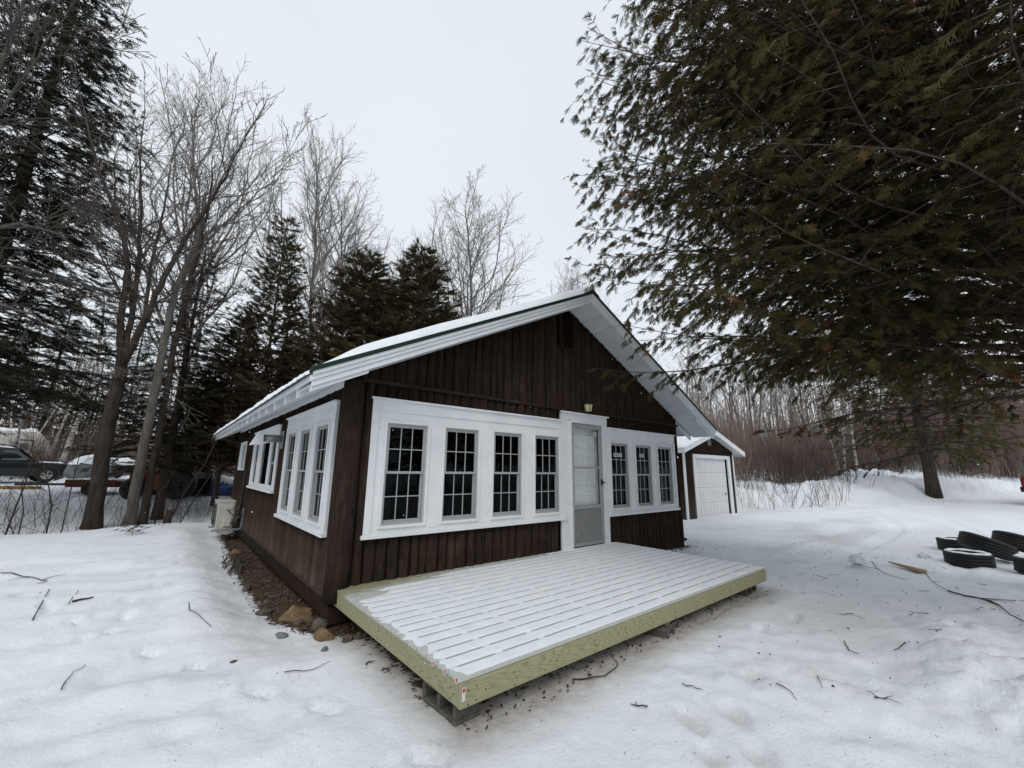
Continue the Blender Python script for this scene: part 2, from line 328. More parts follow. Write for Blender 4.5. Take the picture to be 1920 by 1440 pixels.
def H(x, y):
    x = np.asarray(x, float); y = np.asarray(y, float)
    depth = (x - CC[0]) * CF[0] + (y - CC[1]) * CF[1]; lat = (x - CC[0]) * CR[0] + (y - CC[1]) * CR[1]
    z = -0.32 + 0 * x
    # left-back: the yard ends in a crest, dips and climbs to the track
    cr = y - (9.9 - 0.05 * (x + 4)) + 0.7 * fbm(x * .6, x * 0 + 3.0, 5, 2)
    L = sst(2.6, 0.6, x)
    z += L * (0.06 * sst(-3.5, -0.6, cr) - 0.42 * sst(-0.2, 1.6, cr) + 0.95 * sst(1.5, 13.5, cr) + 0.5 * sst(14, 45, cr))
    z += L * 0.75 * np.exp(-((cr - 16 + .5 * vn(x * .4, y * 0, 8)) / 1.8) ** 2) * sst(-6.4, -4.6, x) * sst(4, 0, x) * (.7 + .8 * vn(x * .5, y * .5, 44))
    # right-back: driveway rises gently, upland beyond a ploughed bank
    z += 0.62 * sst(13, 30, x) * sst(3.5, 0.5, y)
    sd = (x - 16.6) * 0.62 + (y - 3.6) * 0.78
    up = (0.5 * sst(-0.6, 2.2, sd) + 1.15 * np.clip(sd / 16, 0, 1.15)) * sst(15.0, 17.5, x)
    z += up + 0.22 * np.exp(-((sd - 1.8) / 1.6) ** 2) * sst(15.5, 19, x) * sst(33, 23, x) * (0.75 + 0.9 * fbm(x * .8, y * .8, 21, 3)) + (.3 * fbm(x * 1.3, y * 1.3, 24, 4) + .1 * np.abs(fbm(x * 4, y * 4, 27, 3))) * sst(-.5, 1, sd) * sst(15.5, 18, x)
    z += 0.9 * sst(33, 37, x) * sst(1, -2, y) + sst(14, 40, y) * sst(2, 7, x) * 0.9
    z += sst(38, 120, np.hypot(x, y)) * 5.0
    # surface relief
    yard = sst(0.3, -1.4, x) ; near = sst(16, 6, depth)
    wx = x + 0.5 * vn(x * .9, y * .9, 71); wy = y + 0.5 * vn(x * .9, y * .9, 72)
    z += 0.05 * fbm(x * 0.35, y * 0.35, 1, 3)
    z += yard * near * (0.085 * fbm(wx * 0.8 + wy * .5, wy * 1.7, 2, 3) + 0.055 * (fbm(wx * 2.0, wy * 2.8, 3, 4) - .6 * np.abs(fbm(wx * 2.4 + 3, wy * 3.4, 23, 4))) * sst(1.5, -1.2, y) + 0.045 * (.25 - np.abs(fbm(wx * 4.0, wy * 6, 4, 4))) * sst(-.3, .25, vn(x * .7, y * .7, 31)))
    rr = sst(0.9, -0.7, y + 3.85 + 0.42 * (x - 5.3) * 0.75) * sst(0.5, 2.5, x)          # rough ploughed edge on the right
    z += rr * (0.1 * np.abs(fbm(x * 1.7, y * 1.7, 9, 4)) + 0.05 + 0.04 * fbm(x * 6, y * 6, 12, 3))
    z += 0.012 * fbm(x * 3, y * 3, 6, 3) * near + 0.008 * fbm(x * 13, y * 15, 16, 3) * near
    for (a, b_, r, h) in LUMPS: z += h * np.exp(-((x - a) ** 2 + (y - b_) ** 2) / r ** 2) * (1 + .8 * fbm(x * 9, y * 9, 19, 3))
    for (fx, fy, an) in FEET:
        c, s_ = math.cos(an), math.sin(an); p = (x - fx) * c + (y - fy) * s_; q = -(x - fx) * s_ + (y - fy) * c
        d = np.sqrt((p / 0.155) ** 2 + (q / (0.062 + 0.012 * np.tanh(p * 20))) ** 2)
        z += (-0.022 * sst(1.1, 0.85, d) + 0.009 * np.exp(-((d - 1.28) / .2) ** 2)) * (1 + .9 * fbm(x * 18, y * 18, 41, 2))
    for (fx, fy, an) in PRINTS:
        mk = (np.abs(x - fx) < .35) & (np.abs(y - fy) < .35)
        if not mk.any(): continue
        xx_, yy_ = x[mk] - fx, y[mk] - fy; c, s_ = math.cos(an), math.sin(an); p = xx_ * c + yy_ * s_; q = -xx_ * s_ + yy_ * c; d = np.sqrt((p / .15) ** 2 + (q / .06) ** 2)
        z[mk] += -0.03 * sst(1.1, .8, d) + .014 * np.exp(-((d - 1.3) / .25) ** 2) * (1 + fbm(x[mk] * 20, y[mk] * 20, 43, 2))
    for off in (0.0, 1.55):        # wheel ruts curving up the driveway
        rc = y - (-2.2 - off + .020 * (x - 9) ** 2 * sst(9, 22, x) - .05 * (x - 6)); z += (-.03 * np.exp(-(rc / .16) ** 4) + .015 * np.exp(-((np.abs(rc) - .26) / .07) ** 2)) * sst(6, 9, x) * sst(30, 22, x) * (1 + .5 * fbm(x * 4, y * 4, 47, 2))
    # trench along the side wall and hollow under the deck
    tr_ = sst(-0.95, -0.45, x + .12 * fbm(y * 1.3, y * 0, 61, 3)) * sst(0.6, 0.2, x) * sst(-0.9, -0.1, y) * sst(9.4, 8.2, y)
    z += -0.09 * tr_ + tr_ * (0.03 * fbm(x * 5, y * 5, 63, 4) + 0.02)
    z += 0.055 * np.exp(-((x + 1.05) / 0.28) ** 2) * sst(-1, .5, y) * sst(9, 7.5, y) * (1 + fbm(x * 2, y * 2, 67, 2))
    dk = sst(-0.35, 0.3, x) * sst(5.2, 4.6, x) * sst(-2.75, -2.2, y) * sst(.5, .1, y)
    z += 0.004 * sst(-1.2, -.2, x) * sst(6, 5, x) * sst(-3.4, -2.7, y) * sst(.4, 0, y)
    return z
def Hs(x, y): return float(H(np.array([x]), np.array([y]))[0])
def axis(spec):
    a = []
    for lo, hi, st in spec: a += list(np.arange(lo, hi - 1e-6, st))
    a.append(spec[-1][1]); return np.array(a)
gx = axis([(-160, -60, 6), (-60, -20, 1.6), (-20, -6, .28), (-6, -3.2, .06), (-3.2, 3.0, .042), (3.0, 7, .06), (7, 12, .1), (12, 34, .26), (34, 60, 1.2), (60, 180, 6)])
gy = axis([(-160, -40, 6), (-40, -8, 1.2), (-8, -5, .12), (-5, -2.4, .038), (-2.4, 1.2, .055), (1.2, 6, .085), (6, 12, .09), (12, 30, .28), (30, 60, 1.2), (60, 180, 6)])
X, Y = np.meshgrid(gx, gy); Z = H(X, Y)
nx, ny = len(gx), len(gy)
idx = np.arange(nx * ny).reshape(ny, nx)
fa = np.stack([idx[:-1, :-1], idx[:-1, 1:], idx[1:, 1:], idx[1:, :-1]], -1).reshape(-1, 4)
# outer edge of the bare soil beside the wall, walked off the photo
ey = np.array([-0.75, -0.46, -0.12, 0.16, 0.75, 2.41, 3.95, 6.9, 9.2]); exv = np.array([0.35, 0.16, -0.20, -0.36, -0.44, -0.48, -0.44, -0.32, -0.22])
edge = np.interp(Y, ey, exv)
soil = sst(-0.10, 0.13, X - edge) * sst(0.9, 0.3, X) * sst(-0.85, -0.6, Y) * sst(8.6, 6.6, Y)
soil = np.maximum(soil, 0.62 * sst(-.25, .3, X) * sst(5.0, 4.4, X) * sst(-2.55, -2.0, Y) * sst(.6, .2, Y))
soil = np.maximum(soil, 0.62 * sst(5.0, 5.5, X) * sst(7.9, 7.3, X) * sst(-0.5, -0.05, Y) * sst(.6, .2, Y))
soil = np.maximum(soil, 0.36 * np.exp(-((X - 24.2) ** 2 + (Y + 2.8) ** 2) / 2.5))
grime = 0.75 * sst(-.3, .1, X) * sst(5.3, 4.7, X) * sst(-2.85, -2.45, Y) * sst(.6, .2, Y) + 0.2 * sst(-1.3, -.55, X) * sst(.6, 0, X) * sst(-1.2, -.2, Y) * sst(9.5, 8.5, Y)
grime += 0.3 * np.exp(-((Y + 1.6 - .1 * (X - 9)) / 1.3) ** 2) * sst(5, 8, X) * sst(18, 12, X) * np.clip(.25 + fbm(X * .7, Y * 1.6, 95, 4) * 2.2, 0, 1)
grime += 0.22 * sst(1.2, 5, X) * np.clip(.2 + fbm(X * .5, Y * .9, 81, 4) * 1.6, 0, 1) * sst(30, 14, X)
grime += 0.12 * np.exp(-((X + 1.0) / .5) ** 2) * np.clip(fbm(X, Y, 87, 3) + .3, 0, 1) + 0.3 * np.clip(fbm(X * 1.5, Y * 1.5, 91, 3) - .1, 0, 1) * sst(16, 18, X) * sst(27, 22, X) * sst(-5, -1, Y)
grime += 0.35 * np.clip(fbm(X * 2.2, Y * 2.2, 93, 4) + .05, 0, 1) * sst(15.5, 17.5, X) * sst(28, 22, X) * sst(-4, 0, Y) * sst(6, 3, Y)
grime += 0.45 * sum(np.exp(-((X - f[0]) ** 2 + (Y - f[1]) ** 2) / .008) for f in FEET[:6])
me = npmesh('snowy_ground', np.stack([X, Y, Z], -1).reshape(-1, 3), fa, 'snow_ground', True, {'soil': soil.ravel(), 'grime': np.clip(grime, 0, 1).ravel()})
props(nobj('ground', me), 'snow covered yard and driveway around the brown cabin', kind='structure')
def copy_tree(o, parent=None):
    c = o.copy(); COL.objects.link(c); c.parent = parent
    for ch in [k for k in o.children]: copy_tree(ch, c)
    return c
FR = lambda a, h, n: (a, -n, h)            # front wall: a along x, n outwards
SD = lambda a, h, n: (-n, a, h)            # side wall: a along y, n outwards
def wbox(F, a0, a1, h0, h1, n0, n1):
    return MB().hexa([F(a0, h0, n0), F(a1, h0, n0), F(a1, h0, n1), F(a0, h0, n1), F(a0, h1, n0), F(a1, h1, n0), F(a1, h1, n1), F(a0, h1, n1)])
def holes(F, a0, a1, h0, top, n0, n1, hs):
    """slab with rectangular holes; hs = [(a0, a1, h0, h1)]"""
    m = MB(); A = sorted({a0, a1, *[q for h in hs for q in h[:2]]}); Hh = sorted({h0, top, *[q for h in hs for q in h[2:]]})
    for i in range(len(A) - 1):
        for j in range(len(Hh) - 1):
            ca, ch = (A[i] + A[i + 1]) / 2, (Hh[j] + Hh[j + 1]) / 2
            if any(h[0] < ca < h[1] and h[2] < ch < h[3] for h in hs): continue
            b = wbox(F, A[i], A[i + 1], Hh[j], Hh[j + 1], n0, n1); m.add(b.v, b.f)
    return m
rb = random.Random(3)
def slab_board(F, a0, a1, h0, hl, hr, mat, parent, n0=0.0, bulge=0.046):
    """one half-round slab board with wandering edges"""
    rows = max(2, int((max(hl, hr) - h0) / 0.35) + 2); U = [(0, 0), (.13, .62), (.38, .97), (.64, 1.0), (.88, .6), (1, 0)]
    ph, am = rb.uniform(0, 6), rb.uniform(0.002, 0.007); bl = bulge * rb.uniform(.6, 1.3); vs = []
    for r in range(rows):
        t = r / (rows - 1); ja = am * math.sin(ph + 5 * t * (hl - h0)) ; jb = am * math.sin(ph * 2 + 4 * t * (hl - h0)) - 0.003
        for u, q in U:
            a = a0 + 0.004 + ja + (a1 - a0 - 0.009 + jb - ja) * u; h = h0 + (hl + (hr - hl) * u - h0) * t
            vs.append(F(a, h, n0 + bl * q * (1 - 0.12 * t)))
    m = len(U); fs = [(r * m + k, r * m + k + 1, (r + 1) * m + k + 1, (r + 1) * m + k) for r in range(rows - 1) for k in range(m - 1)]
    fs += [tuple(range(m)), tuple(range((rows - 1) * m, rows * m))]
    return MB().add(vs, fs).build('siding_board', mat, parent, True)
def cut_spans(lo, hi, blocks):
    out_ = []; p = lo
    for a, b_ in sorted(blocks):
        if a > p: out_.append((p, min(a, hi)))
        p = max(p, b_)
    if p < hi: out_.append((p, hi))
    return out_

# ------------------------------------------------------------------ the cabin
WX, WL = 7.22, 9.1
def S(x): return 4.09 - 0.485 * abs(x - 3.73)
cabin = thing('cabin', 'dark brown wood-sided cabin with white trimmed windows and snowy gable roof', 'cabin')
LF = [(0.455, 0.993), (1.252, 1.790), (2.056, 2.592), (2.864, 3.400)]
RF = [(4.781, 5.319), (5.576, 6.108), (6.370, 6.908)]
SW = [(0.56, 1.11), (1.395, 1.945), (2.22, 2.77)]
front_h = [(a - .0, c + .0, .588, 1.778) for a, c in LF] + [(a, c, .57, 1.756) for a, c in RF] + [(3.70, 4.53, -.05, 2.05)]
side_h = [(a, c, .585, 1.778) for a, c in SW] + [(3.77, 4.26, .87, 1.76), (4.39, 5.28, .87, 1.76), (5.62, 6.13, .87, 1.76), (7.7, 8.1, 1.2, 1.8)]
m = holes(FR, 0.0, WX, -0.16, 2.25, -0.1, 0.0, front_h)
m.prism([(0, 0, 2.25), (WX, 0, 2.25), (WX, 0, S(WX)), (3.73, 0, S(3.73)), (0, 0, S(0))], (0, 0.1, 0))
m.build('front_wall', 'wall_backing', cabin)
holes(SD, 0.1, WL, -0.16, 2.27, -0.1, 0.0, side_h).build('side_wall', 'wall_backing', cabin)
m = MB().box(WX - .1, WX, 0.1, WL, -0.16, 2.3); m.build('side_wall', 'brown_stain', cabin)
m = MB().box(0.1, WX - .1, WL - .1, WL, -0.16, 2.25).prism([(0, WL - .1, 2.25), (WX, WL - .1, 2.25), (WX, WL - .1, S(WX)), (3.73, WL - .1, S(3.73)), (0, WL - .1, S(0))], (0, 0.1, 0)); m.build('back_wall', 'brown_stain', cabin)
MB().box(0.1, WX - .1, 0.1, WL - .1, -0.15, -0.05).box(0.1, WX - .1, 0.1, WL - .1, 2.26, 2.3).box(0.1, WX - .1, 3.3, 3.4, -0.05, 2.26).build('interior_floor_and_ceiling', 'dark_interior', cabin)
MB().box(1.0, 6.2, 1.4, 2.1, -.05, .42).box(1.0, 6.2, 1.95, 2.15, .42, .8).build('interior_bench', 'dark_interior', cabin)
# corner log, sill beam, trim strip
def log(F, a, r, h0, h1, mat, name='corner_log', n0=0.0):
    pts = [np.array(F(a + .004 * math.sin(3 * t), h0 + (h1 - h0) * t, n0)) for t in np.linspace(0, 1, 8)]
    return MB().tube(pts, [r * (1.05 - 0.1 * t) for t in np.linspace(0, 1, 8)], 14).build(name, mat, cabin, True)
log(FR, 0.045, 0.125, -0.13, 2.24, 'brown_stain', n0=-0.02)
wbox(SD, -0.0, WL, -0.30, -0.115, 0.0, 0.035).build('sill_beam', 'brown_stain', cabin)
wbox(SD, 0.13, WL, -0.115, -0.085, 0.0, 0.055).build('drip_board', 'weathered_stain', cabin)
wbox(FR, -0.035, WX, -0.34, -0.165, 0.0, 0.03).build('sill_beam', 'brown_stain', cabin)
wbox(FR, 4.70, WX + .04, -0.195, -0.15, 0.0, 0.075).build('drip_board', 'brown_stain', cabin)
wbox(FR, 0.12, WX + 0.05, 2.235, 2.275, 0.0, 0.055).build('trim_strip', 'brown_stain', cabin)
# front siding boards
a = 0.175; cols = []
while a < WX - 0.03:
    wd = rb.uniform(0.105, 0.175); cols.append((a, min(a + wd, WX - .002))); a += wd
for (a0, a1) in cols:
    c = (a0 + a1) / 2; blocks = []
    if 0.25 < c < 3.5: blocks.append((.470, 2.050))
    if 3.46 < c < 4.68: blocks.append((-1, 2.195))
    if 4.66 < c < 7.08: blocks.append((.45, 2.015))
    for (h0, h1) in cut_spans(-0.15, 2.235, blocks):
        if h1 - h0 > 0.03: slab_board(FR, a0, a1, h0, h1, h1, 'brown_stain', cabin)
a = 0.05; VX0, VX1, VZ0, VZ1 = 3.49, 3.86, 3.37, 4.02
while a < WX - 0.03:
    wd = rb.uniform(0.10, 0.18); a1 = min(a + wd, WX - .002); c = (a + a1) / 2
    hl, hr = S(a) - .004, S(a1) - .004
    if VX0 < c < VX1:
        slab_board(FR, a, a1, 2.275, VZ0, VZ0, 'brown_stain', cabin)
    elif min(hl, hr) > 2.29:
        slab_board(FR, a, a1, 2.275, hl, hr, 'brown_stain', cabin, bulge=0.04)
    a += wd
# side siding boards
a = 0.14
while a < WL - 0.03:
    wd = rb.uniform(0.12, 0.165); a1 = min(a + wd, WL - .002); c = (a + a1) / 2; blocks = []
    if 0.30 < c < 2.97: blocks.append((.44, 2.035))
    if 3.45 < c < 6.18: blocks.append((.80, 1.99))
    if 7.5 < c < 8.62: blocks.append((1.12, 1.88))
    for (h0, h1) in cut_spans(-0.085, 2.17, blocks):
        if h1 - h0 > 0.03: slab_board(SD, a + .006, a1 - .006, h0, h1, h1, 'weathered_stain', cabin, bulge=0.044)
    a += wd
# gable louvre
MB().add(*[(v_, f_) for v_, f_ in [(wbox(FR, VX0, VX0 + .03, VZ0, VZ1, 0, .045).v, wbox(FR, 0, 1, 0, 1, 0, 1).f)]][0]).add(wbox(FR, VX1 - .03, VX1, VZ0, VZ1 , 0, .045).v, wbox(FR, 0, 1, 0, 1, 0, 1).f).add(wbox(FR, VX0, VX1, VZ0 - .03, VZ0, 0, .045).v, wbox(FR, 0, 1, 0, 1, 0, 1).f).build('louvre_frame', 'brown_stain', cabin)
for i in range(13):
    h = VZ0 + .02 + i * .048
    MB().hexa([FR(VX0 + .03, h, .052), FR(VX1 - .03, h, .052), FR(VX1 - .03, h + .012, .052), FR(VX0 + .03, h + .012, .052), FR(VX0 + .03, h + .035, .004), FR(VX1 - .03, h + .035, .004), FR(VX1 - .03, h + .047, .004), FR(VX0 + .03, h + .047, .004)]).build('louvre_slat', 'brown_stain', cabin)

# windows: one prototype of double-hung window, copied
def make_window(wd, ht, parent, grid=True):
    w_ = bpy.data.objects.new('window', None); link(w_, parent); hw = wd / 2
    f = MB()
    for b_ in ((-hw, -hw + .022, 0, ht), (hw - .022, hw, 0, ht)): f.box(b_[0], b_[1], -.018, .06, b_[2], b_[3])
    f.box(-hw + .022, hw - .022, -.018, .06, 0, .026); f.box(-hw + .022, hw - .022, -.018, .06, ht - .02, ht)
    f.build('window_frame', 'window_grey', w_)
    mid = ht * 0.505; paneme = None
    for (z0, z1, y0) in ((.026, mid + .012, .022), (mid - .012, ht - .02, -.006)):
        s = MB(); x0, x1 = -hw + .022, hw - .022; st = .024
        s.box(x0, x0 + st, y0, y0 + .025, z0, z1); s.box(x1 - st, x1, y0, y0 + .025, z0, z1)
        s.box(x0 + st, x1 - st, y0, y0 + .025, z0, z0 + .028); s.box(x0 + st, x1 - st, y0, y0 + .025, z1 - .026, z1)
        gx0, gx1, gz0, gz1 = x0 + st, x1 - st, z0 + .028, z1 - .026; nc, nr = (3, 2) if grid else (1, 1); mw = .011
        for i in range(1, nc):
            xc = gx0 + (gx1 - gx0) * i / nc; s.box(xc - mw / 2, xc + mw / 2, y0 + .004, y0 + .02, gz0, gz1)
        if nr == 2:
            zc = (gz0 + gz1) / 2
            for i in range(nc): s.box(gx0 + (gx1 - gx0) * i / nc + (mw / 2 if i else 0), gx0 + (gx1 - gx0) * (i + 1) / nc - (mw / 2 if i < nc - 1 else 0), y0 + .004, y0 + .02, zc - mw / 2, zc + mw / 2)
        s.build('sash', 'window_grey', w_)
        pw, phh = (gx1 - gx0) / nc, (gz1 - gz0) / nr
        if paneme is None: paneme = MB().box(-pw / 2, pw / 2, -.0015, .0015, -phh / 2, phh / 2).mesh('pane', 'window_glass')
        for i in range(nc):
            for j in range(nr):
                p = nobj('pane', paneme, w_); p.location = (gx0 + pw * (i + .5), y0 + .013, gz0 + phh * (j + .5))
    return w_
win0 = make_window(.537, 1.182, cabin)
def stops(F, a, c, h0, h1, parent, n=.052):
    """raised moulding round a light, four mitred-looking strips joined into one frame"""
    m = MB(); t = .034
    for q in ((a - t, a, h0 - t, h1 + t), (c, c + t, h0 - t, h1 + t), (a, c, h1, h1 + t), (a, c, h0 - t, h0)):
        b_ = wbox(F, *q, .03, n); m.add(b_.v, b_.f)
    m.build('stop_moulding', 'white_paint', parent, bevel=.004)
first = True
for (lst, h0) in ((LF, .592), (RF, .572)):
    for (a, c) in lst:
        w_ = win0 if first else copy_tree(win0, cabin); first = False
        w_.location = ((a + c) / 2, -0.012, h0); stops(FR, a, c, h0, h0 + 1.182, cabin)
for (a, c) in SW:
    w_ = copy_tree(win0, cabin); w_.location = (-0.012, (a + c) / 2, .59); w_.rotation_euler = (0, 0, -math.pi / 2); stops(SD, a + .007, c - .007, .59, 1.772, cabin)
# surrounds, casings, headers, sills
def bank(F, a0, a1, hb, ht, lights, parent, mulls=True, sill=(0, 0), cap=True, hb2=None):
    holes(F, a0, a1, hb, ht, 0.0, 0.03, lights).build('window_surround', 'white_paint', parent)
    wbox(F, a0, a1, ht - .155, ht - .022, .03, .044).build('header_board', 'white_paint', parent, bevel=.003)
    if cap: wbox(F, a0 - .02, a1 + .005, ht - .022, ht + .004, .0, .075).build('crown_cap', 'white_paint', parent, bevel=.003)
    wbox(F, a0, a0 + .085, hb, ht - .155, .03, .048).build('side_casing', 'white_paint', parent, bevel=.003)
    wbox(F, a1 - .06, a1, hb, ht - .155, .03, .048).build('side_casing', 'white_paint', parent, bevel=.003)
    wbox(F, a0 - .025 - sill[0], a1 + sill[1], hb - .045, hb + .0, .0, .085).build('window_sill', 'white_paint', parent, bevel=.004)
    for (p, q) in zip(lights[:-1], lights[1:]):
        if mulls and q[0] - p[1] > .2: wbox(F, p[1] + .06, q[0] - .06, hb + .02, ht - .19, .03, .036).build('mullion_board', 'white_paint', parent, bevel=.002)
bank(FR, .254, 3.4576, .508, 2.065, [(a, c, .592, 1.774) for a, c in LF], cabin, sill=(0, .11))
bank(FR, 4.6846, 7.07, .488, 2.028, [(a, c, .572, 1.754) for a, c in RF], cabin)
bank(SD, .33, 2.93, .512, 2.036, [(a + .007, c - .007, .59, 1.772) for a, c in SW], cabin)
bank(SD, 3.50, 6.15 + .08, .835, 1.99, [(3.77, 4.26, .88, 1.75), (4.39, 5.28, .88, 1.75), (5.64, 6.12, .88, 1.75)], cabin, mulls=False)
for (a, c) in ((3.77, 4.26), (4.39, 5.28), (5.64, 6.12)):
    wn = bpy.data.objects.new('window', None); link(wn, cabin); m = MB()
    for q in ((a, a + .03, .88, 1.75), (c - .03, c, .88, 1.75), (a + .03, c - .03, .88, .91), (a + .03, c - .03, 1.72, 1.75)):
        b_ = wbox(SD, *q, -.03, .02); m.add(b_.v, b_.f)
    m.build('window_frame', 'white_paint', wn); wbox(SD, a + .03, c - .03, .91, 1.72, -.006, -.002).build('pane', 'window_glass', wn)
    if c - a < .6:
        wbox(SD, a + .03, c - .03, 1.29, 1.32, -.0, .018).build('meeting_rail', 'window_grey', wn)
holes(SD, 7.53, 8.60, 1.15, 1.88, 0.0, .035, [(7.7, 8.1, 1.2, 1.8)]).build('window_surround', 'white_paint', cabin)
wn = bpy.data.objects.new('window', None); link(wn, cabin)
wbox(SD, 7.7, 8.1, 1.2, 1.8, -.01, -.004).build('pane', 'window_glass', wn); wbox(SD, 7.7, 8.1, 1.49, 1.515, -.004, .015).build('meeting_rail', 'window_grey', wn)
MB().box(.30, .45, .14, .17, .6, 1.45).box(.5, .64, .15, .18, .58, 1.2).build('curtain', 'curtain_cloth', cabin)
# paper stickers on the three right-hand windows
def sticker(x0, x1, h0, h1, n, marks, mat='sticker_white'):
    s = wbox(FR, x0, x1, h0, h1, n, n + .001).build('window_sticker', mat, cabin); m = MB()
    for (u0, u1, v0, v1) in marks:
        b_ = wbox(FR, x0 + (x1 - x0) * u0, x0 + (x1 - x0) * u1, h0 + (h1 - h0) * v0, h0 + (h1 - h0) * v1, n + .001, n + .002); m.add(b_.v, b_.f)
    if m.v: m.build('print', 'ink', s)
for (x0, x1) in ((4.90, 4.985), (5.0, 5.085), (5.095, 5.165)): sticker(x0, x1, 1.50, 1.57, .008, [(.35, .6, .2, .8), (.1, .2, .3, .5)])
for (x0, x1) in ((5.745, 5.815), (5.825, 5.905)): sticker(x0, x1, 1.515, 1.58, .008, [(.3, .5, .2, .8), (.6, .8, .3, .7)])
sticker(6.40, 6.45, 1.55, 1.60, .008, [(.3, .6, .2, .8)]); sticker(6.43, 6.46, 1.33, 1.36, .008, [])
# door
door = bpy.data.objects.new('storm_door', None); link(door, cabin)
wbox(FR, 3.4576, 3.655, 0.003, 2.09, 0, .038).build('door_casing', 'white_paint', cabin, bevel=.003)
wbox(FR, 3.655, 3.70, 0.003, 2.07, 0, .06).build('door_stop', 'white_paint', cabin, bevel=.003)
wbox(FR, 4.53, 4.575, 0.003, 2.07, 0, .06).build('door_stop', 'white_paint', cabin, bevel=.003)
wbox(FR, 4.575, 4.6846, 0.003, 2.09, 0, .04).build('door_casing', 'white_paint', cabin, bevel=.003)
wbox(FR, 3.70, 4.53, 2.045, 2.09, 0, .06).build('door_stop', 'white_paint', cabin, bevel=.003)
wbox(FR, 3.4576, 4.6846, 2.09, 2.197, 0, .046).build('door_header', 'white_paint', cabin, bevel=.003)
wbox(FR, 3.435, 4.705, 2.197, 2.222, 0, .085).build('crown_cap', 'white_paint', cabin, bevel=.003)
m = MB()
for q in ((3.70, 3.765, .02, 2.04), (4.455, 4.53, .02, 2.04), (3.765, 4.455, 1.965, 2.04), (3.765, 4.455, 1.27, 1.305), (3.765, 4.455, .605, .665), (3.765, 4.455, .02, .07)):
    b_ = wbox(FR, *q, .002, .034); m.add(b_.v, b_.f)
m.build('door_frame', 'aluminium', door, bevel=.003)
wbox(FR, 3.765, 4.455, .07, .605, .008, .02).build('kick_panel', 'kick_panel_metal', door)
for q in ((3.765, 4.455, .665, 1.27), (3.765, 4.455, 1.305, 1.965)): wbox(FR, *q, .012, .015).build('pane', 'clear_glass', door)
m = wbox(FR, 4.47, 4.50, .99, 1.09, .034, .05); m.tube([FR(4.485, 1.04, .05), FR(4.485, 1.04, .085)], .012, 8); m.tube([FR(4.45, 1.045, .08), FR(4.52, 1.03, .08)], .011, 8); m.build('handle', 'black_plastic', door)
MB().lathe([(0, 0), (.045, 0), (.045, .002), (0, .002)], 20, (4.37, -.0175, 1.885), 'y').build('round_sticker', 'sticker_white', door)
MB().tube([(4.345, -.019, 1.9), (4.355, -.019, 1.875), (4.365, -.019, 1.9), (4.375, -.019, 1.875), (4.385, -.019, 1.9), (4.393, -.019, 1.878)], .0035, 5).build('sticker_mark', 'ink', door)
MB().lathe([(.006, 0), (.006, .006), (0, .006)], 8, (3.80, -.026, .57), 'y').build('screw', 'ink', door)
idr = bpy.data.objects.new('inner_door', None); link(idr, cabin); dy = .075
MB().box(3.70, 4.53, dy, dy + .04, .02, 2.04).build('door_slab', 'inner_door_paint', idr)
for (h0, h1) in ((1.62, 1.87), (.98, 1.50), (.25, .84)):
    for (x0, x1) in ((3.80, 4.07), (4.16, 4.43)):
        m = MB(); e = .035
        o_ = [(x0, dy, h0), (x1, dy, h0), (x1, dy, h1), (x0, dy, h1)]; i_ = [(x0 + e * .5, dy - .012, h0 + e * .5), (x1 - e * .5, dy - .012, h0 + e * .5), (x1 - e * .5, dy - .012, h1 - e * .5), (x0 + e * .5, dy - .012, h1 - e * .5)]
        j_ = [(x0 + e, dy - .001, h0 + e), (x1 - e, dy - .001, h0 + e), (x1 - e, dy - .001, h1 - e), (x0 + e, dy - .001, h1 - e)]
        k_ = [(x0 + 2 * e, dy - .009, h0 + 2 * e), (x1 - 2 * e, dy - .009, h0 + 2 * e), (x1 - 2 * e, dy - .009, h1 - 2 * e), (x0 + 2 * e, dy - .009, h1 - 2 * e)]
        m.add(o_ + i_ + j_ + k_, [(r * 4 + q, r * 4 + (q + 1) % 4, r * 4 + 4 + (q + 1) % 4, r * 4 + 4 + q) for r in range(3) for q in range(4)] + [(12, 13, 14, 15)])
        m.build('door_panel', 'inner_door_paint', idr)
# porch lamp
lamp = bpy.data.objects.new('porch_lamp', None); link(lamp, cabin)
m = wbox(FR, 4.03, 4.11, 2.36, 2.47, .03, .045); m.tube([FR(4.07, 2.44, .04), FR(4.07, 2.46, .09), FR(4.07, 2.41, .12)], .012, 6)
m.lathe([(0, 2.415), (.045, 2.405), (.088, 2.385), (.088, 2.378), (0, 2.378)], 6, (4.07, -.12, 0)); m.build('lamp_bracket', 'black_plastic', lamp)
MB().lathe([(.080, 2.378), (.056, 2.265), (0, 2.26)], 6, (4.07, -.12, 0)).build('lamp_shade', 'lamp_glass', lamp)
m = MB()
for k in range(6):
    a_ = 2 * math.pi * k / 6; m.tube([(4.07 + .083 * math.cos(a_), -.12 + .083 * math.sin(a_), 2.38), (4.07 + .059 * math.cos(a_), -.12 + .059 * math.sin(a_), 2.262)], .004, 5)
m.build('lamp_rib', 'black_plastic', lamp)

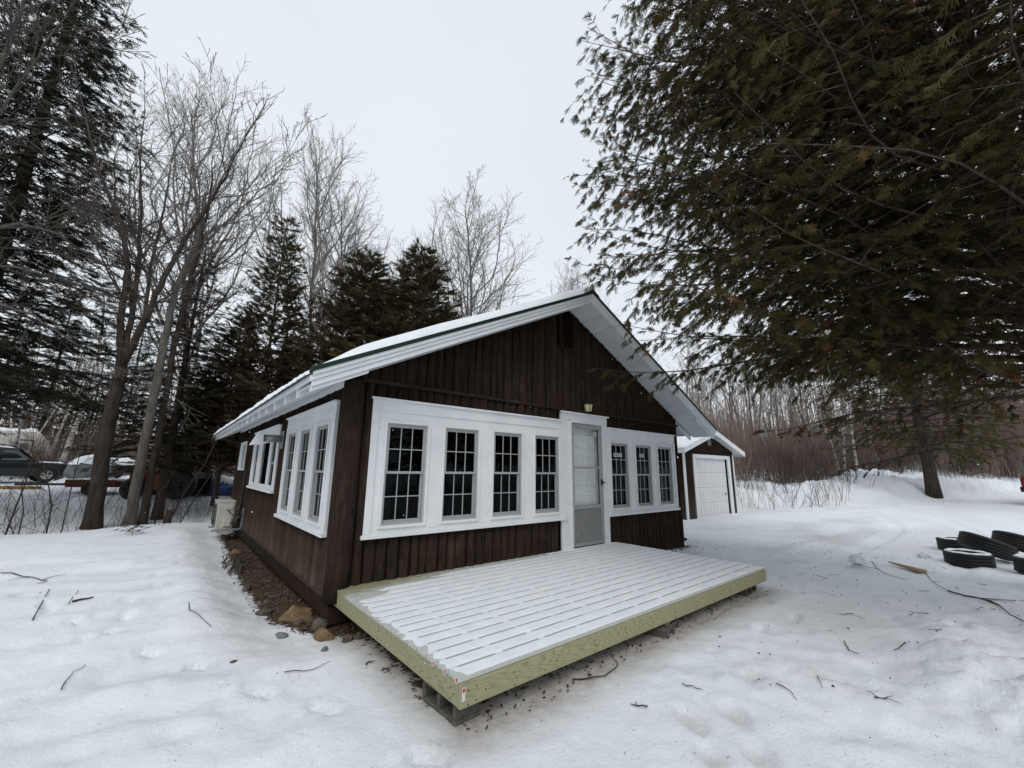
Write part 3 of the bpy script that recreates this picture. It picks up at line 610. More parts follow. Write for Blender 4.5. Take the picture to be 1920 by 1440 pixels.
# roof
Y0, Y1, XL, XR = -0.53, 9.95, -0.55, 7.97
roof = bpy.data.objects.new('roof', None); link(roof, cabin)
for sgn, xe in ((-1, XL), (1, XR)):
    x0 = 3.73
    # sheathing and corrugated metal
    MB().prism([(x0, Y0, S(x0) + .09), (xe, Y0, S(xe) + .09), (xe, Y0, S(xe) + .115), (x0, Y0, S(x0) + .115)], (0, Y1 - Y0, 0)).build('roof_sheathing', 'soffit_paint', roof)
    ys = np.arange(Y0 - .02, Y1, .0575); prof = np.array([0, .0, .022, .0])[np.arange(len(ys)) % 4]; xo = xe + sgn * .05; vs = []
    for y_, p_ in zip(ys, prof): vs += [(x0, y_, S(x0) + .12 + p_), (xo, y_, S(xo) + .12 + p_), (xo, y_, S(xo) + .112 + p_)]
    fs = [(3 * i, 3 * i + 3, 3 * i + 4, 3 * i + 1) for i in range(len(ys) - 1)] + [(3 * i + 1, 3 * i + 4, 3 * i + 5, 3 * i + 2) for i in range(len(ys) - 1)]
    MB().add(vs, fs).build('metal_sheet', 'roof_metal', roof)
    # snow slab lying on the sheet
    nxs, nys = 60, 170; gxs = np.linspace(0, 1, nxs); gys = np.linspace(0, 1, nys); A, B = np.meshgrid(gxs, gys)
    rag = .045 * fbm(B * 42, B * 0, 5, 3) + .02 * np.sin(B * 2 * math.pi * 45)
    xe2 = xe + sgn * (.06 + rag * .5); XX = x0 + (xe2 - x0) * A; YY = Y0 + .005 + .02 * vn(A * 40, A * 0, 3) + (Y1 - Y0 - .05) * B
    ed = np.minimum(sst(-.001, .012, 1 - A), np.minimum(sst(-.001, .004, B), sst(0, .008, 1 - B)))
    th = (.07 + .12 * sst(1.0, .86, A) + .035 * fbm(XX * .9, YY * .9, 12, 4) + .018 * np.sin(YY * 2 * math.pi / .23) * sst(.9, 1, A)) * ed
    ZZ = 4.09 - .485 * np.abs(XX - 3.73) + .125 + np.maximum(th, 0)
    ii = np.arange(nxs * nys).reshape(nys, nxs); f_ = np.stack([ii[:-1, :-1], ii[:-1, 1:], ii[1:, 1:], ii[1:, :-1]], -1).reshape(-1, 4)
    nobj('roof_snow', npmesh('roof_snow', np.stack([XX, YY, ZZ], -1).reshape(-1, 3), f_, 'snow_cover', True), roof)
    # stepped white rake boards and the green metal trim
    for (q0, q1, yy, nm, mt) in ((-.012, .05, Y0 - .012, 'rake_board', 'white_paint'), (.05, .098, Y0 - .03, 'rake_board', 'white_paint'), (.098, .14, Y0 - .048, 'rake_board', 'white_paint'), (.14, .188, Y0 - .062, 'green_rake_trim', 'green_metal')):
        xq = xe + sgn * (.02 if mt == 'green_metal' else 0)
        MB().prism([(x0, yy, S(x0) + q0), (xq, yy, S(xq) + q0), (xq, yy, S(xq) + q1), (x0, yy, S(x0) + q1)], (0, Y0 - yy + (.05 if mt == 'green_metal' else 0), 0)).build(nm, mt, roof, bevel=.004)
    # soffit boards under the gable overhang
    n = 13; sx = [x0 + (xe - x0) * i / n for i in range(n + 1)]
    for i in range(n):
        p, q = sx[i] + sgn * .006, sx[i + 1] - sgn * .006
        MB().prism([(p, Y0 + .002, S(p) - .004), (q, Y0 + .002, S(q) - .004), (q, Y0 + .002, S(q) + .018), (p, Y0 + .002, S(p) + .018)], (0, -Y0 - .036, 0)).build('soffit_board', 'soffit_paint', roof)
    # eave: fascia, rafter tails, frieze
    MB().box(*sorted((xe, xe + sgn * .018)), Y0 - .012, Y1, S(xe) + .045, S(xe) + .105).build('fascia_board', 'white_paint', roof, bevel=.003)
    xw = 0.0 if sgn < 0 else WX
    for k in range(17):
        yy = .02 + .61 * k
        if yy > Y1 - .1: break
        MB().prism([(xw, yy, S(xw) - .03), (xe, yy, S(xe) - .055), (xe, yy, S(xe) + .088), (xw, yy, S(xw) + .088)], (0, .045, 0)).build('rafter_tail', 'white_paint', roof)
    MB().prism([(xe, Y0 + .01, S(xe) - .055), (xe, Y0 + .01, S(xe) - .01), (xw, Y0 + .01, S(xw) - .01), (xw, Y0 + .01, S(xw) - .05)], (0, .04, 0)).build('rafter_tail', 'white_paint', roof)
    MB().box(*sorted((xw + sgn * .001, xw + sgn * .035)), .16, WL, 2.17, S(xw) - .005 + .07).build('frieze_board', 'white_paint', roof)
MB().prism([(3.73 - .16, Y0 - .065, S(3.57) + .188), (3.73, Y0 - .065, S(3.73) + .20), (3.73 + .16, Y0 - .065, S(3.57) + .188), (3.73 + .16, Y0 - .065, S(3.57) + .2), (3.73, Y0 - .065, S(3.73) + .222), (3.73 - .16, Y0 - .065, S(3.57) + .2)], (0, Y1 - Y0, 0)).build('ridge_cap', 'green_metal', roof)
for k in range(9):
    yy = Y1 - .02 - .11 * k * rb.uniform(.7, 1.3); ln = rb.uniform(.05, .2)
    MB().tube([(XL - .05, yy, S(XL) + .1), (XL - .052, yy, S(XL) + .1 - ln)], [.012, .002], 6).build('icicle', 'pale_glass', roof, True)
ant = bpy.data.objects.new('antenna', None); link(ant, cabin)
m = MB().tube([(3.62, -.35, 4.2), (3.60, -.35, 4.62)], .009, 6); m.build('mast', 'galvanised', ant)
m = MB().tube([(3.42, -.35, 4.50), (3.86, -.32, 4.53)], .006, 6)
for k in range(4): m.tube([(3.45 + k * .12, -.42, 4.50 + k * .008), (3.45 + k * .12, -.26, 4.50 + k * .008)], .004, 5)
m.build('element', 'galvanised', ant)
# through-wall vent with hood on the side wall
vent = bpy.data.objects.new('wall_vent', None); link(vent, cabin)
wbox(SD, 3.14, 3.46, 1.55, 1.85, .03, .045).build('wall_plate', 'galvanised', vent)
MB().tube([(-.03, 3.30, 1.72), (-.33, 3.30, 1.72)], .062, 16).build('pipe', 'galvanised', vent, True)
MB().prism([(-.33, 3.2, 1.83), (-.39, 3.2, 1.83), (-.5, 3.2, 1.60), (-.33, 3.2, 1.60)], (0, .2, 0)).build('hood', 'white_paint', vent)
# cable running down the wall to the heat pump
MB().tube([SD(6.95, 1.2, .05), SD(6.93, .8, .05), SD(6.97, .5, .06), SD(6.85, .35, .07)], .012, 6).build('cable', 'copper_line', cabin)

# ------------------------------------------------------------------ deck
deck = thing('deck', 'low new wooden deck of green treated lumber with thin snow on its boards', 'deck', (0, 0, 0))
DX0, DX1, NB_ = 0.02, 4.835, 17; pitch = (2.446 - .015) / NB_
for i in range(NB_):
    y1 = -.015 - pitch * i; y0 = y1 - pitch + .016; ex = rb.uniform(-.006, .006)
    o = MB().box(0, DX1 - DX0 + ex + .02, 0, y1 - y0, -.027, 0).build('deck_board', 'deck_board_wood', deck, bevel=.003); o.location = (DX0, y0, 0)
o = MB().box(0, DX1 - DX0 - .02, 0, .038, -.135, 0).build('front_rim_joist', 'green_lumber', deck, bevel=.002); o.location = (DX0 + .002, -2.446 + .004, -.0285)
o = MB().box(0, 2.38, 0, .038, -.135, 0).build('side_rim_joist', 'green_lumber', deck, bevel=.002); o.location = (DX0 + .043, -2.402, -.0285); o.rotation_euler = (0, 0, math.pi / 2)
o = MB().box(0, 2.38, 0, .038, -.135, 0).build('side_rim_joist', 'green_lumber', deck); o.location = (DX1 - .02, -2.402, -.0285); o.rotation_euler = (0, 0, math.pi / 2)
jm = MB().box(-.019, .019, -2.40, -.06, -.14, -.0285).mesh('joist', 'green_lumber')
JX = [DX0 + .41 * k for k in range(1, 12)]
for jx in JX:
    o = nobj('joist', jm, deck); o.location = (jx, 0, 0)
boxo('ledger_board', 'lumber_end_grain', deck, DX0 - .012, DX0 + .004, -.055, -.012, -.15, -.02)
rs = np.random.default_rng(5)
for i in range(NB_):
    y1 = -.015 - pitch * i; y0 = y1 - pitch + .016
    xs0 = DX0 + [3.1, 1.25, .42, .16][i] if i < 4 else DX0 + rs.uniform(.008, .05)
    n = int((DX1 - xs0) / .03); xx = np.linspace(xs0, DX1 + .005, n); yy = np.array([0, .05, .25, .5, .75, .95, 1.0])
    A, B = np.meshgrid(xx, yy); u_ = (A - A[0, 0]) / (A[0, -1] - A[0, 0]); A = A + (1 - u_) ** 4 * ((.28 if i < 4 else .035) * vn(B * 3.1 + i * 7.3, B * 0 + i, 3) * 2); taper = sst(0, .5 if i < 4 else .05, A - xs0) * (0.5 if i < 3 else 1)
    e = .001 + .002 * np.abs(vn(A * 9, B * 0 + i, 7)) * (1 + 2 * (1 - taper)); YB = y0 + e + (y1 - y0 - 2 * e) * B + .0
    hh = (.0042 + .0022 * fbm(A * 5, YB * 5, 33, 3) + .004 * np.clip(fbm(A * 9, YB * 16, 37, 3), 0, 1) * (vn(A * 1.1, YB * 1.1, 39) > .05)) * taper
    top = hh * np.where((B < .01) | (B > .99), 0.2, np.where((B < .06) | (B > .94), .9, 1.0)); top[:, 0] = 0; top[:, -1] = 0
    ZB = .0012 + np.maximum(top, 0.0)
    ii = np.arange(A.size).reshape(A.shape); f_ = np.stack([ii[:-1, :-1], ii[:-1, 1:], ii[1:, 1:], ii[1:, :-1]], -1).reshape(-1, 4)
    nobj('board_snow', npmesh('board_snow', np.stack([A, YB, ZB], -1).reshape(-1, 3), f_, 'snow_cover', True), deck)
m = MB()
for i in range(1, NB_):
    yc = -.015 - pitch * i + .008
    for jx in JX + [DX0 + .05, DX1 - .06]:
        if i < 5 and (jx < 1.5 or rs.random() < .6): continue
        ww = rs.uniform(.02, .034); 
        m.box(jx - ww, jx + ww * rs.uniform(.6, 1.2), yc - .0095, yc + .0095, -.027, rs.uniform(-.002, .004))
    if rs.random() < .5 and i > 4:
        a_ = rs.uniform(.2, 4); m.box(a_, a_ + rs.uniform(.1, .5), yc - .0095, yc + .0095, -.02, -.001)
m.build('snow_in_gaps', 'snow_cover', deck, kind='stuff')
m = MB()
for (x_, z_) in [(.06, .05), (.06, .13), (.12, .04), (.12, .12), (.19, .08), (.03, .1)] + [(.02 + .41 * k + rs.uniform(-.02, .02), z) for k in range(1, 12) for z in (.045, .085, .125)]:
    m.lathe([(.0045, 0), (.0045, .003), (0, .003)], 6, (DX0 + x_, -2.4445 - .0005, -.0285 - z_ * .95 + .0), 'y')
for (y_, z_) in [(-2.33, .05), (-2.33, .11), (-2.36, .08), (-1.2, .05), (-1.2, .11), (-.2, .04), (-.2, .1)]:
    m.lathe([(.0045, 0), (.0045, -.003), (0, -.003)], 6, (DX0 + .0045, y_, -.03 - z_), 'x')
m.build('screws', 'ink', deck, kind='stuff')
for (y_, z_, s_) in ((-2.40, -.012, 1), (-2.26, -.014, .8), (-2.115, -.014, .9)):
    t_ = MB().box(DX0 - .004, DX0 - .0022, y_ - .018 * s_, y_ + .018 * s_, z_ - .022, z_ + .012).build('lumber_tag', 'sticker_white', deck); t_.rotation_euler = (0, 0, 0)
    MB().box(DX0 - .005, DX0 - .0042, y_ - .012 * s_, y_ + .004 * s_, z_ - .014, z_ + .006).build('tag_print', 'sticker_red', t_)
t_ = MB().box(DX0 + .012, DX0 + .036, -2.4455, -2.4435, -.125, -.05).build('lumber_tag', 'sticker_white', deck); MB().box(DX0 + .016, DX0 + .032, -2.4465, -2.4457, -.075, -.055).build('tag_print', 'sticker_red', t_)
# concrete blocks carrying the deck
def block(loc, rz, label, sx=.4, cover=True):
    t_ = thing('concrete_block', label, 'concrete block', loc, rz, 'concrete blocks under the deck'); m = MB(); hw_, hd, hh = sx / 2, .1, .15
    # lying on its long face, two hollow cores running through from front to back
    m.box(-hw_, hw_, -hd, hd, 0, .035); m.box(-hw_, hw_, -hd, hd, hh - .035, hh)
    for (a_, c_) in ((-hw_, -hw_ + .035), (-.018, .018), (hw_ - .035, hw_)): m.box(a_, c_, -hd, hd, .035, hh - .035)
    m.build('block_body', 'concrete', t_, bevel=.006); return t_
block((.155, -2.13, -.3155), math.pi / 2 + .04, 'concrete block at the nearest corner of the deck, two hollow cores showing')
block((2.45, -2.33, -.353), .28, 'concrete block under the middle of the deck front with a wood shim on top')
block((4.55, -2.25, -.3155), .1, 'concrete block under the far right end of the deck')
o = MB().box(-.09, .09, -.07, .07, 0, .038).build('wood_shim', 'split_wood'); o.location = (2.44, -2.33, -.2025); o.rotation_euler = (0, 0, .3); props(o, 'short wood shim on the middle concrete block', 'wood shim')

# heat pump on its wall bracket
hp = thing('heat_pump', 'beige outdoor heat pump unit mounted low on the cabin side wall', 'heat pump', (-.36, 6.95, -.1))
boxo('casing', 'heat_pump_paint', hp, -.16, .16, -.40, .40, 0.0, .56, bevel=.015)
boxo('top_lid', 'heat_pump_paint', hp, -.172, .172, -.41, .41, .56, .585, bevel=.006)
boxo('valve_cover', 'heat_pump_paint', hp, -.03, .12, -.46, -.401, .05, .24, bevel=.01)
boxo('handle_recess', 'heat_pump_paint', hp, -.02, .13, -.425, -.401, .40, .49, bevel=.01)
m = MB()
for k in range(16): m.box(-.185, -.161, -.36, .2, .05 + k * .031, .058 + k * .031)
m.build('fan_grille', 'galvanised', hp)
MB().lathe([(.20, 0), (.21, -.02), (.225, 0)], 24, (-.185, -.08, .29), 'x').build('fan_ring', 'black_plastic', hp)
MB().tube([(.1, -.45, .12), (.16, -.52, .16), (.26, -.50, .25), (.32, -.42, .3)], .018, 8).tube([(.02, -.45, .40), (.12, -.5, .30), (.24, -.48, .33), (.32, -.4, .36)], .012, 8).build('refrigerant_line', 'copper_line', hp)
m = MB()
for yy in (-.45, .3): m.box(-.22, .32, yy, yy + .04, -.045, -.003); m.box(.30, .335, yy, yy + .04, -.003, .42)
m.build('wall_bracket', 'galvanised', hp, bevel=.003)

# ------------------------------------------------------------------ garage
gar = thing('garage', 'small brown one-car garage with white overhead door beyond the cabin', 'garage', (0, 0, 0))
GX0, GX1, GY, GYB, GZ, GE = 12.0, 15.95, 2.4, 8.4, -.38, 1.93
gm = (GX0 + GX1) / 2; gs = .30
def GS(x): return GE + .12 + gs * (gm - GX0) - gs * abs(x - gm)
m = MB()
for q in ((GX0, 12.78, GZ, 1.78), (15.50, GX1, GZ, 1.78), (GX0, GX1, 1.78, GS(GX0))): m.box(q[0], q[1], GY, GY + .1, q[2], q[3])
m.prism([(GX0, GY, GS(GX0)), (GX1, GY, GS(GX1)), (gm, GY, GS(gm))], (0, .1, 0)); m.build('front_wall', 'weathered_stain', gar)
MB().box(GX0, GX0 + .1, GY + .1, GYB, GZ, GS(GX0)).build('side_wall', 'weathered_stain', gar)
MB().box(GX1 - .1, GX1, GY + .1, GYB, GZ, GS(GX0)).build('side_wall', 'weathered_stain', gar)
MB().box(GX0 + .1, GX1 - .1, GYB - .1, GYB, GZ, GS(GX0)).build('back_wall', 'weathered_stain', gar)
def gb(a0, a1, h0, h1): return MB().box(a0 + .006, a1 - .006, GY - .018, GY - .001, h0, h1).build('siding_board', 'weathered_stain', gar)
x = GX0 + .11
while x < GX1 - .12:
    x1 = x + .142
    if x1 < 12.70 or x > 15.58: gb(x, x1, GZ + .05, 1.93)
    gb(x, x1, 1.985, min(GS(x), GS(x1)) - .01)
    x = x1
yy = GY + .05
while yy < GY + 5.8:
    MB().box(GX0 - .018, GX0 - .001, yy, yy + .135, GZ + .05, 1.95).build('siding_board', 'weathered_stain', gar); yy += .145
boxo('trim_strip', 'brown_stain', gar, GX0, GX1, GY - .035, GY - .0, 1.93, 1.98)
boxo('corner_board', 'white_paint', gar, GX0 - .025, GX0 + .10, GY - .04, GY - .002, GZ, 1.93); boxo('corner_board', 'white_paint', gar, GX1 - .08, GX1 + .02, GY - .04, GY - .002, GZ, 1.93)
boxo('door_casing', 'white_paint', gar, 12.64, 12.80, GY - .05, GY - .002, GZ, 1.73); boxo('door_casing', 'white_paint', gar, 15.38, 15.60, GY - .05, GY - .002, GZ, 1.73); boxo('door_casing', 'white_paint', gar, 12.64, 15.60, GY - .052, GY - .002, 1.73, 1.86)
boxo('dark_gap', 'machine_black', gar, 15.26, 15.38, GY + .05, GY + .09, GZ, 1.74)
gd = bpy.data.objects.new('overhead_door', None); link(gd, gar)
for k in range(4):
    z0 = GZ + .03 + k * .525; z1 = min(z0 + .518, 1.74)
    sec = boxo('door_section', 'inner_door_paint', gd, 12.80, 15.30, GY + .03, GY + .07, z0, z1, bevel=.006)
    m = MB()
    for j in range(10):
        xa = 12.86 + j * .244; m.box(xa, xa + .19, GY + .018, GY + .031, z0 + .09, z1 - .09)
    m.build('raised_panel', 'inner_door_paint', sec, bevel=.006)
boxo('handle', 'machine_black', gd, 15.02, 15.14, GY - .0, GY + .03, .42, .45)
wv = boxo('gable_vent', 'galvanised', gar, gm - .11, gm + .13, GY - .05, GY, 2.22, 2.47); m = MB()
for k in range(4): m.box(gm - .08, gm + .10, GY - .056, GY - .051, 2.25 + k * .05, 2.268 + k * .05)
m.build('vent_slot', 'machine_black', wv)
for sgn in (-1, 1):
    xe = gm + sgn * ((GX1 - GX0) / 2 + .42); ya, yb = GY - .3, GYB + .2
    MB().prism([(gm, ya, GS(gm)), (xe, ya, GS(xe)), (xe, ya, GS(xe) + .10), (gm, ya, GS(gm) + .10)], (0, yb - ya, 0)).build('roof_panel', 'soffit_paint', gar)
    MB().prism([(gm, ya - .03, GS(gm) - .06), (xe, ya - .03, GS(xe) - .06), (xe, ya - .03, GS(xe) + .12), (gm, ya - .03, GS(gm) + .12)], (0, .029, 0)).build('rake_board', 'white_paint', gar, bevel=.004)
    MB().box(*sorted((xe + sgn * .001, xe + sgn * .02)), ya - .03, yb, GS(xe) - .07, GS(xe) + .11).build('fascia_board', 'white_paint', gar)
    A, B = np.meshgrid(np.linspace(0, 1, 24), np.linspace(0, 1, 44)); XX = gm + (xe - gm + sgn * .03) * A; YY = ya - .02 + (yb - ya) * B
    th = (.10 + .05 * fbm(XX, YY, 18, 3)) * np.minimum(sst(0, .05, 1 - A), sst(0, .03, B)); ZZ = GE + .12 + gs * (gm - GX0) - gs * np.abs(XX - gm) + .102 + np.maximum(th, 0)
    ii = np.arange(A.size).reshape(A.shape); f_ = np.stack([ii[:-1, :-1], ii[:-1, 1:], ii[1:, 1:], ii[1:, :-1]], -1).reshape(-1, 4)
    nobj('roof_snow', npmesh('roof_snow', np.stack([XX, YY, ZZ], -1).reshape(-1, 3), f_, 'snow_cover', True), gar)

# ------------------------------------------------------------------ tyres
def tyre_parts(parent, R, W, snow=True):
    rim = R * .60; prof = [(rim, -W * .38), (rim * 1.03, -W * .46), (R * .80, -W * .52), (R * .93, -W * .47), (R * .985, -W * .38)]
    for k in range(4):
        c = -W * .30 + k * W * .20; prof += [(R, c - W * .075), (R, c + W * .06), (R * .975, c + W * .07), (R * .975, c + W * .115)]
    prof = prof[:-2] + [(R * .985, W * .38), (R * .93, W * .47), (R * .80, W * .52), (rim * 1.03, W * .46), (rim, W * .38), (rim * 1.02, W * .2), (R * .88, 0), (rim * 1.02, -W * .2), (rim, -W * .38)]
    MB().lathe(prof, 56).build('tyre_carcass', 'tyre_rubber', parent, True)
    m = MB()
    for k in range(56):
        a_ = 2 * math.pi * k / 56
        for s_ in (-1, 1):
            p = [(math.cos(a_ + da) * r, math.sin(a_ + da) * r, s_ * h) for da, r, h in ((0, R * 1.001, W * .31), (.055, R * 1.001, W * .31), (.055, R * .995, W * .39), (0, R * .995, W * .39), (0, R * 1.012, W * .31), (.055, R * 1.012, W * .31), (.055, R * 1.003, W * .39), (0, R * 1.003, W * .39))]
            m.hexa(p)
    m.build('tread_blocks', 'tyre_rubber', parent, kind='stuff')
    if snow:
        n = 56; vs = []; fs = []; rings = [(R * .66, W * .455), (R * .72, W * .53), (R * .80, W * .565), (R * .87, W * .535), (R * .925, W * .475)]
        for r, h in rings:
            for k in range(n):
                a_ = 2 * math.pi * k / n; j = 1 + .012 * math.sin(5 * a_) + .008 * math.sin(13 * a_); vs.append((r * j * math.cos(a_), r * j * math.sin(a_), h + .004 * math.sin(7 * a_)))
        for i in range(len(rings) - 1): fs += [(i * n + k, (i + 1) * n + k, (i + 1) * n + (k + 1) % n, i * n + (k + 1) % n) for k in range(n)]
        MB().add(vs, fs).build('snow_ring', 'snow_cover', parent, True)
        MB().lathe([(R * .8, W * .02), (R * .55, W * .1), (R * .3, W * .16), (0, W * .17)], 24).build('snow_inside', 'snow_cover', parent, True)
TY = [(11.53, -3.79, .125, 0, 0, .33, 'flat black tyre at the back left of the pile with studded shoulder'),
      (9.71, -4.01, .125, 0.0, 0.0, .315, 'flat black tyre lying nearest in front, snow round its sidewall'),
      (10.5, -4.22, .26, .40, .35, .37, 'black tyre leaning tilted on top of the two flat tyres'),
      (11.8, -4.62, .25, .34, .2, .37, 'dark tyre tilted behind the leaning one'),
      (9.42, -4.85, .12, 0, 0, .33, 'flat snow-ringed tyre at the right edge of the photo')]
for (x, y, z, tilt, az, R, lab) in TY:
    t_ = thing('car_tyre', lab, 'tyre', (x, y, Hs(x, y) + z - .01), 0, 'old tyres dumped on the snow')
    t_.rotation_mode = 'XYZ'; ax_ = np.array([CR[0], CR[1], 0]) * math.sin(az) + np.array([CF[0], CF[1], 0]) * math.cos(az)
    t_.rotation_mode = 'AXIS_ANGLE'; t_.rotation_axis_angle = (tilt, ax_[0], ax_[1], 0)
    tyre_parts(t_, R, .255, tilt == 0)

# ------------------------------------------------------------------ vehicles and yard objects on the left
def loft(secs, n=None):
    """secs: list of (x, [(y, z)...]) rings of equal size joined along x, capped"""
    vs = [(x, y, z) for x, r in secs for (y, z) in r]; k = len(secs[0][1]); m = len(secs)
    return MB().add(vs, [(i * k + j, i * k + (j + 1) % k, (i + 1) * k + (j + 1) % k, (i + 1) * k + j) for i in range(m - 1) for j in range(k)] + [tuple(range(k))[::-1], tuple(range((m - 1) * k, m * k))])
def ring(hw_, z0, z1, tw=None, rr=.08):
    tw = tw or hw_
    return [(-hw_ + rr * .3, z0), (hw_ - rr * .3, z0), (hw_, z0 + rr), (hw_, (z0 + z1) / 2), (tw, z1 - rr), (tw - rr, z1), (-tw + rr, z1), (-tw, z1 - rr), (-hw_, (z0 + z1) / 2), (-hw_, z0 + rr)]
def wheel(parent, x, y, z, R=.37, W=.25, side=1, paint='wheel_alloy'):
    w_ = bpy.data.objects.new('wheel', None); link(w_, parent); w_.location = (x, y, z); w_.rotation_euler = (math.pi / 2 * -side, 0, 0)
    MB().lathe([(R * .6, -W / 2), (R * .93, -W / 2), (R, -W * .36), (R, W * .36), (R * .93, W / 2), (R * .6, W / 2)], 28).build('tyre', 'tyre_rubber', w_, True)
    m = MB().lathe([(R * .6, -W * .3), (R * .6, W * .44), (R * .54, W * .44), (R * .52, W * .2), (0, W * .16)], 28).lathe([(R * .16, W * .15), (R * .16, W * .38), (0, W * .4)], 12)
    for k in range(5):
        a_ = 2 * math.pi * k / 5; c, s_ = math.cos(a_), math.sin(a_); pr = [(.1, -.05), (.57, -.07), (.57, .07), (.1, .05)]
        q = [(R * (u * c - v * s_), R * (u * s_ + v * c)) for u, v in pr]; m.prism([(a, b_, W * .2) for a, b_ in q], (0, 0, W * .2))
    m.build('rim', paint, w_); return w_
def vehicle(name, label, loc, rz, paint, lower, Lh=2.35, hood=1.02, snow=True, wheelp='wheel_alloy'):
    t_ = thing(name, label, 'car', loc, rz); hw_ = .9
    loft([(-Lh, ring(.86, .42, .95)), (-Lh + .08, ring(hw_, .36, 1.04)), (-.2, ring(hw_, .34, 1.06)), (.9, ring(hw_, .34, hood + .03)), (Lh - .35, ring(.88, .36, hood - .04)), (Lh - .02, ring(.8, .42, hood - .12))]).build('body', paint, t_, bevel=.02)
    loft([(-Lh + .12, ring(.76, 1.03, 1.10, .74)), (-Lh + .3, ring(.84, 1.03, 1.70, .66)), (-.4, ring(.84, 1.03, 1.76, .68)), (.25, ring(.84, 1.03, 1.72, .66)), (.95, ring(.8, 1.0, 1.07, .72))]).build('cab', paint, t_, bevel=.015)
    for s_ in (-1, 1):
        for (xa, xb, xc, xd) in ((-Lh + .42, -1.15, -1.15, -Lh + .46), (-1.05, -.32, -.32, -1.05), (-.22, .66, .30, -.22)):
            MB().add([(xa, s_ * .843, 1.12), (xb, s_ * .843, 1.12), (xc, s_ * .745, 1.6), (xd, s_ * .745, 1.6), (xa, s_ * .855, 1.12), (xb, s_ * .855, 1.12), (xc, s_ * .757, 1.6), (xd, s_ * .757, 1.6)], [(0, 1, 2, 3), (4, 5, 6, 7), (0, 1, 5, 4), (1, 2, 6, 5), (2, 3, 7, 6), (3, 0, 4, 7)]).build('side_window', 'pale_glass', t_)
        MB().box(-1.75, 1.1, *sorted((s_ * .9, s_ * .925)), .42, .70).build('side_cladding', lower, t_, bevel=.01)
        for wx in (-1.4, 1.42):
            wheel(t_, wx, s_ * .80, .37, side=s_, paint=wheelp)
            m = MB(); pts = [(wx + .46 * math.cos(a_), s_ * .915, .37 + .46 * math.sin(a_)) for a_ in np.linspace(-.1, math.pi + .1, 11)]; m.tube(pts, .035, 6); m.build('wheel_arch', lower, t_)
        MB().box(Lh - .12, Lh + .0, *sorted((s_ * .45, s_ * .76)), .66, .82).build('headlight', 'pale_glass', t_, bevel=.01)
        MB().box(-Lh - .01, -Lh + .06, *sorted((s_ * .66, s_ * .86)), .66, .95).build('tail_light', 'red_car_paint', t_, bevel=.01)
    MB().box(Lh - .06, Lh + .12, -.86, .86, .40, .60).build('bumper', lower, t_, bevel=.03); MB().box(-Lh - .1, -Lh + .05, -.86, .86, .42, .62).build('bumper', lower, t_, bevel=.03)
    MB().add([(.36, -.62, 1.68), (.36, .62, 1.68), (.93, .72, 1.1), (.93, -.72, 1.1), (.38, -.62, 1.69), (.38, .62, 1.69), (.95, .72, 1.11), (.95, -.72, 1.11)], [(0, 1, 2, 3), (4, 5, 6, 7), (0, 1, 5, 4), (1, 2, 6, 5), (2, 3, 7, 6), (3, 0, 4, 7)]).build('windscreen', 'dark_glass', t_)
    if snow:
        for (xa, xb, ha, wv_) in ((-Lh + .35, .2, 1.75, .6), (1.0, Lh - .3, hood - .03, .74)):
            A, B = np.meshgrid(np.linspace(0, 1, 14), np.linspace(0, 1, 12)); th = (.09 + .05 * fbm(A * 4, B * 4, 5, 3)) * np.minimum(sst(0, .14, np.minimum(A, 1 - A)), sst(0, .14, np.minimum(B, 1 - B)))
            ii = np.arange(A.size).reshape(A.shape); f_ = np.stack([ii[:-1, :-1], ii[:-1, 1:], ii[1:, 1:], ii[1:, :-1]], -1).reshape(-1, 4)
            nobj('snow_cap', npmesh('snow_cap', np.stack([xa + (xb - xa) * A, -wv_ + 2 * wv_ * B, ha - .02 + np.maximum(th, 0)], -1).reshape(-1, 3), f_, 'snow_cover', True), t_)
    return t_
p = at(84, 901, 21.5); az = .32
hx, hy = math.cos(az), math.sin(az); cxv, cyv = p[0] - 1.42 * hx - .85 * hy, p[1] - 1.42 * hy + .85 * hx
vehicle('parked_car', 'dark green and grey off-road car parked at the far left behind the brush', (cxv, cyv, Hs(cxv, cyv) + .02), az, 'dark_car_paint', 'grey_cladding')
p = at(1913, 925, 15.0)
vehicle('parked_car', 'dark red car of which only the rear corner shows at the right photo edge', (p[0] + 2.45, p[1] - 2.2, Hs(p[0] + 2.45, p[1] - 2.2) + .02), math.radians(-38), 'red_car_paint', 'machine_black')
# camper behind the car
p = at(98, 862, 29); cz = Hs(p[0], p[1])
cmp_ = thing('camper', 'old white camper trailer with rounded front and snow on its roof', 'camper', (p[0] - 3.4, p[1] - .4, cz + .1), .18)
prf = [(-3.2, .6), (3.0, .6), (3.3, 1.0), (3.35, 1.5), (3.0, 2.3), (2.6, 2.72), (2.0, 2.86), (-2.8, 2.86), (-3.3, 2.5), (-3.4, 1.2)]
MB().prism([(x, -1.1, z) for x, z in prf], (0, 2.2, 0)).build('camper_body', 'camper_skin', cmp_, bevel=.06)
for xx_ in (1.55, -.6, -2.2):
    f_ = MB().box(xx_, xx_ + .8, -1.125, -1.101, 1.35, 2.3).build('window_frame', 'machine_black', cmp_, bevel=.02); MB().box(xx_ + .07, xx_ + .73, -1.14, -1.126, 1.42, 2.23).build('window_curtain', 'camper_skin', f_); MB().box(xx_ + .2, xx_ + .6, -1.15, -1.141, 1.6, 2.05).build('pane', 'pale_glass', f_)
MB().box(-3.3, 3.2, -1.112, -1.1, .98, 1.08).build('stripe', 'rust_red', cmp_)
wheel(cmp_, -.6, -1.0, .28, .34, .2, -1); wheel(cmp_, -.6, 1.0, .28, .34, .2, 1)
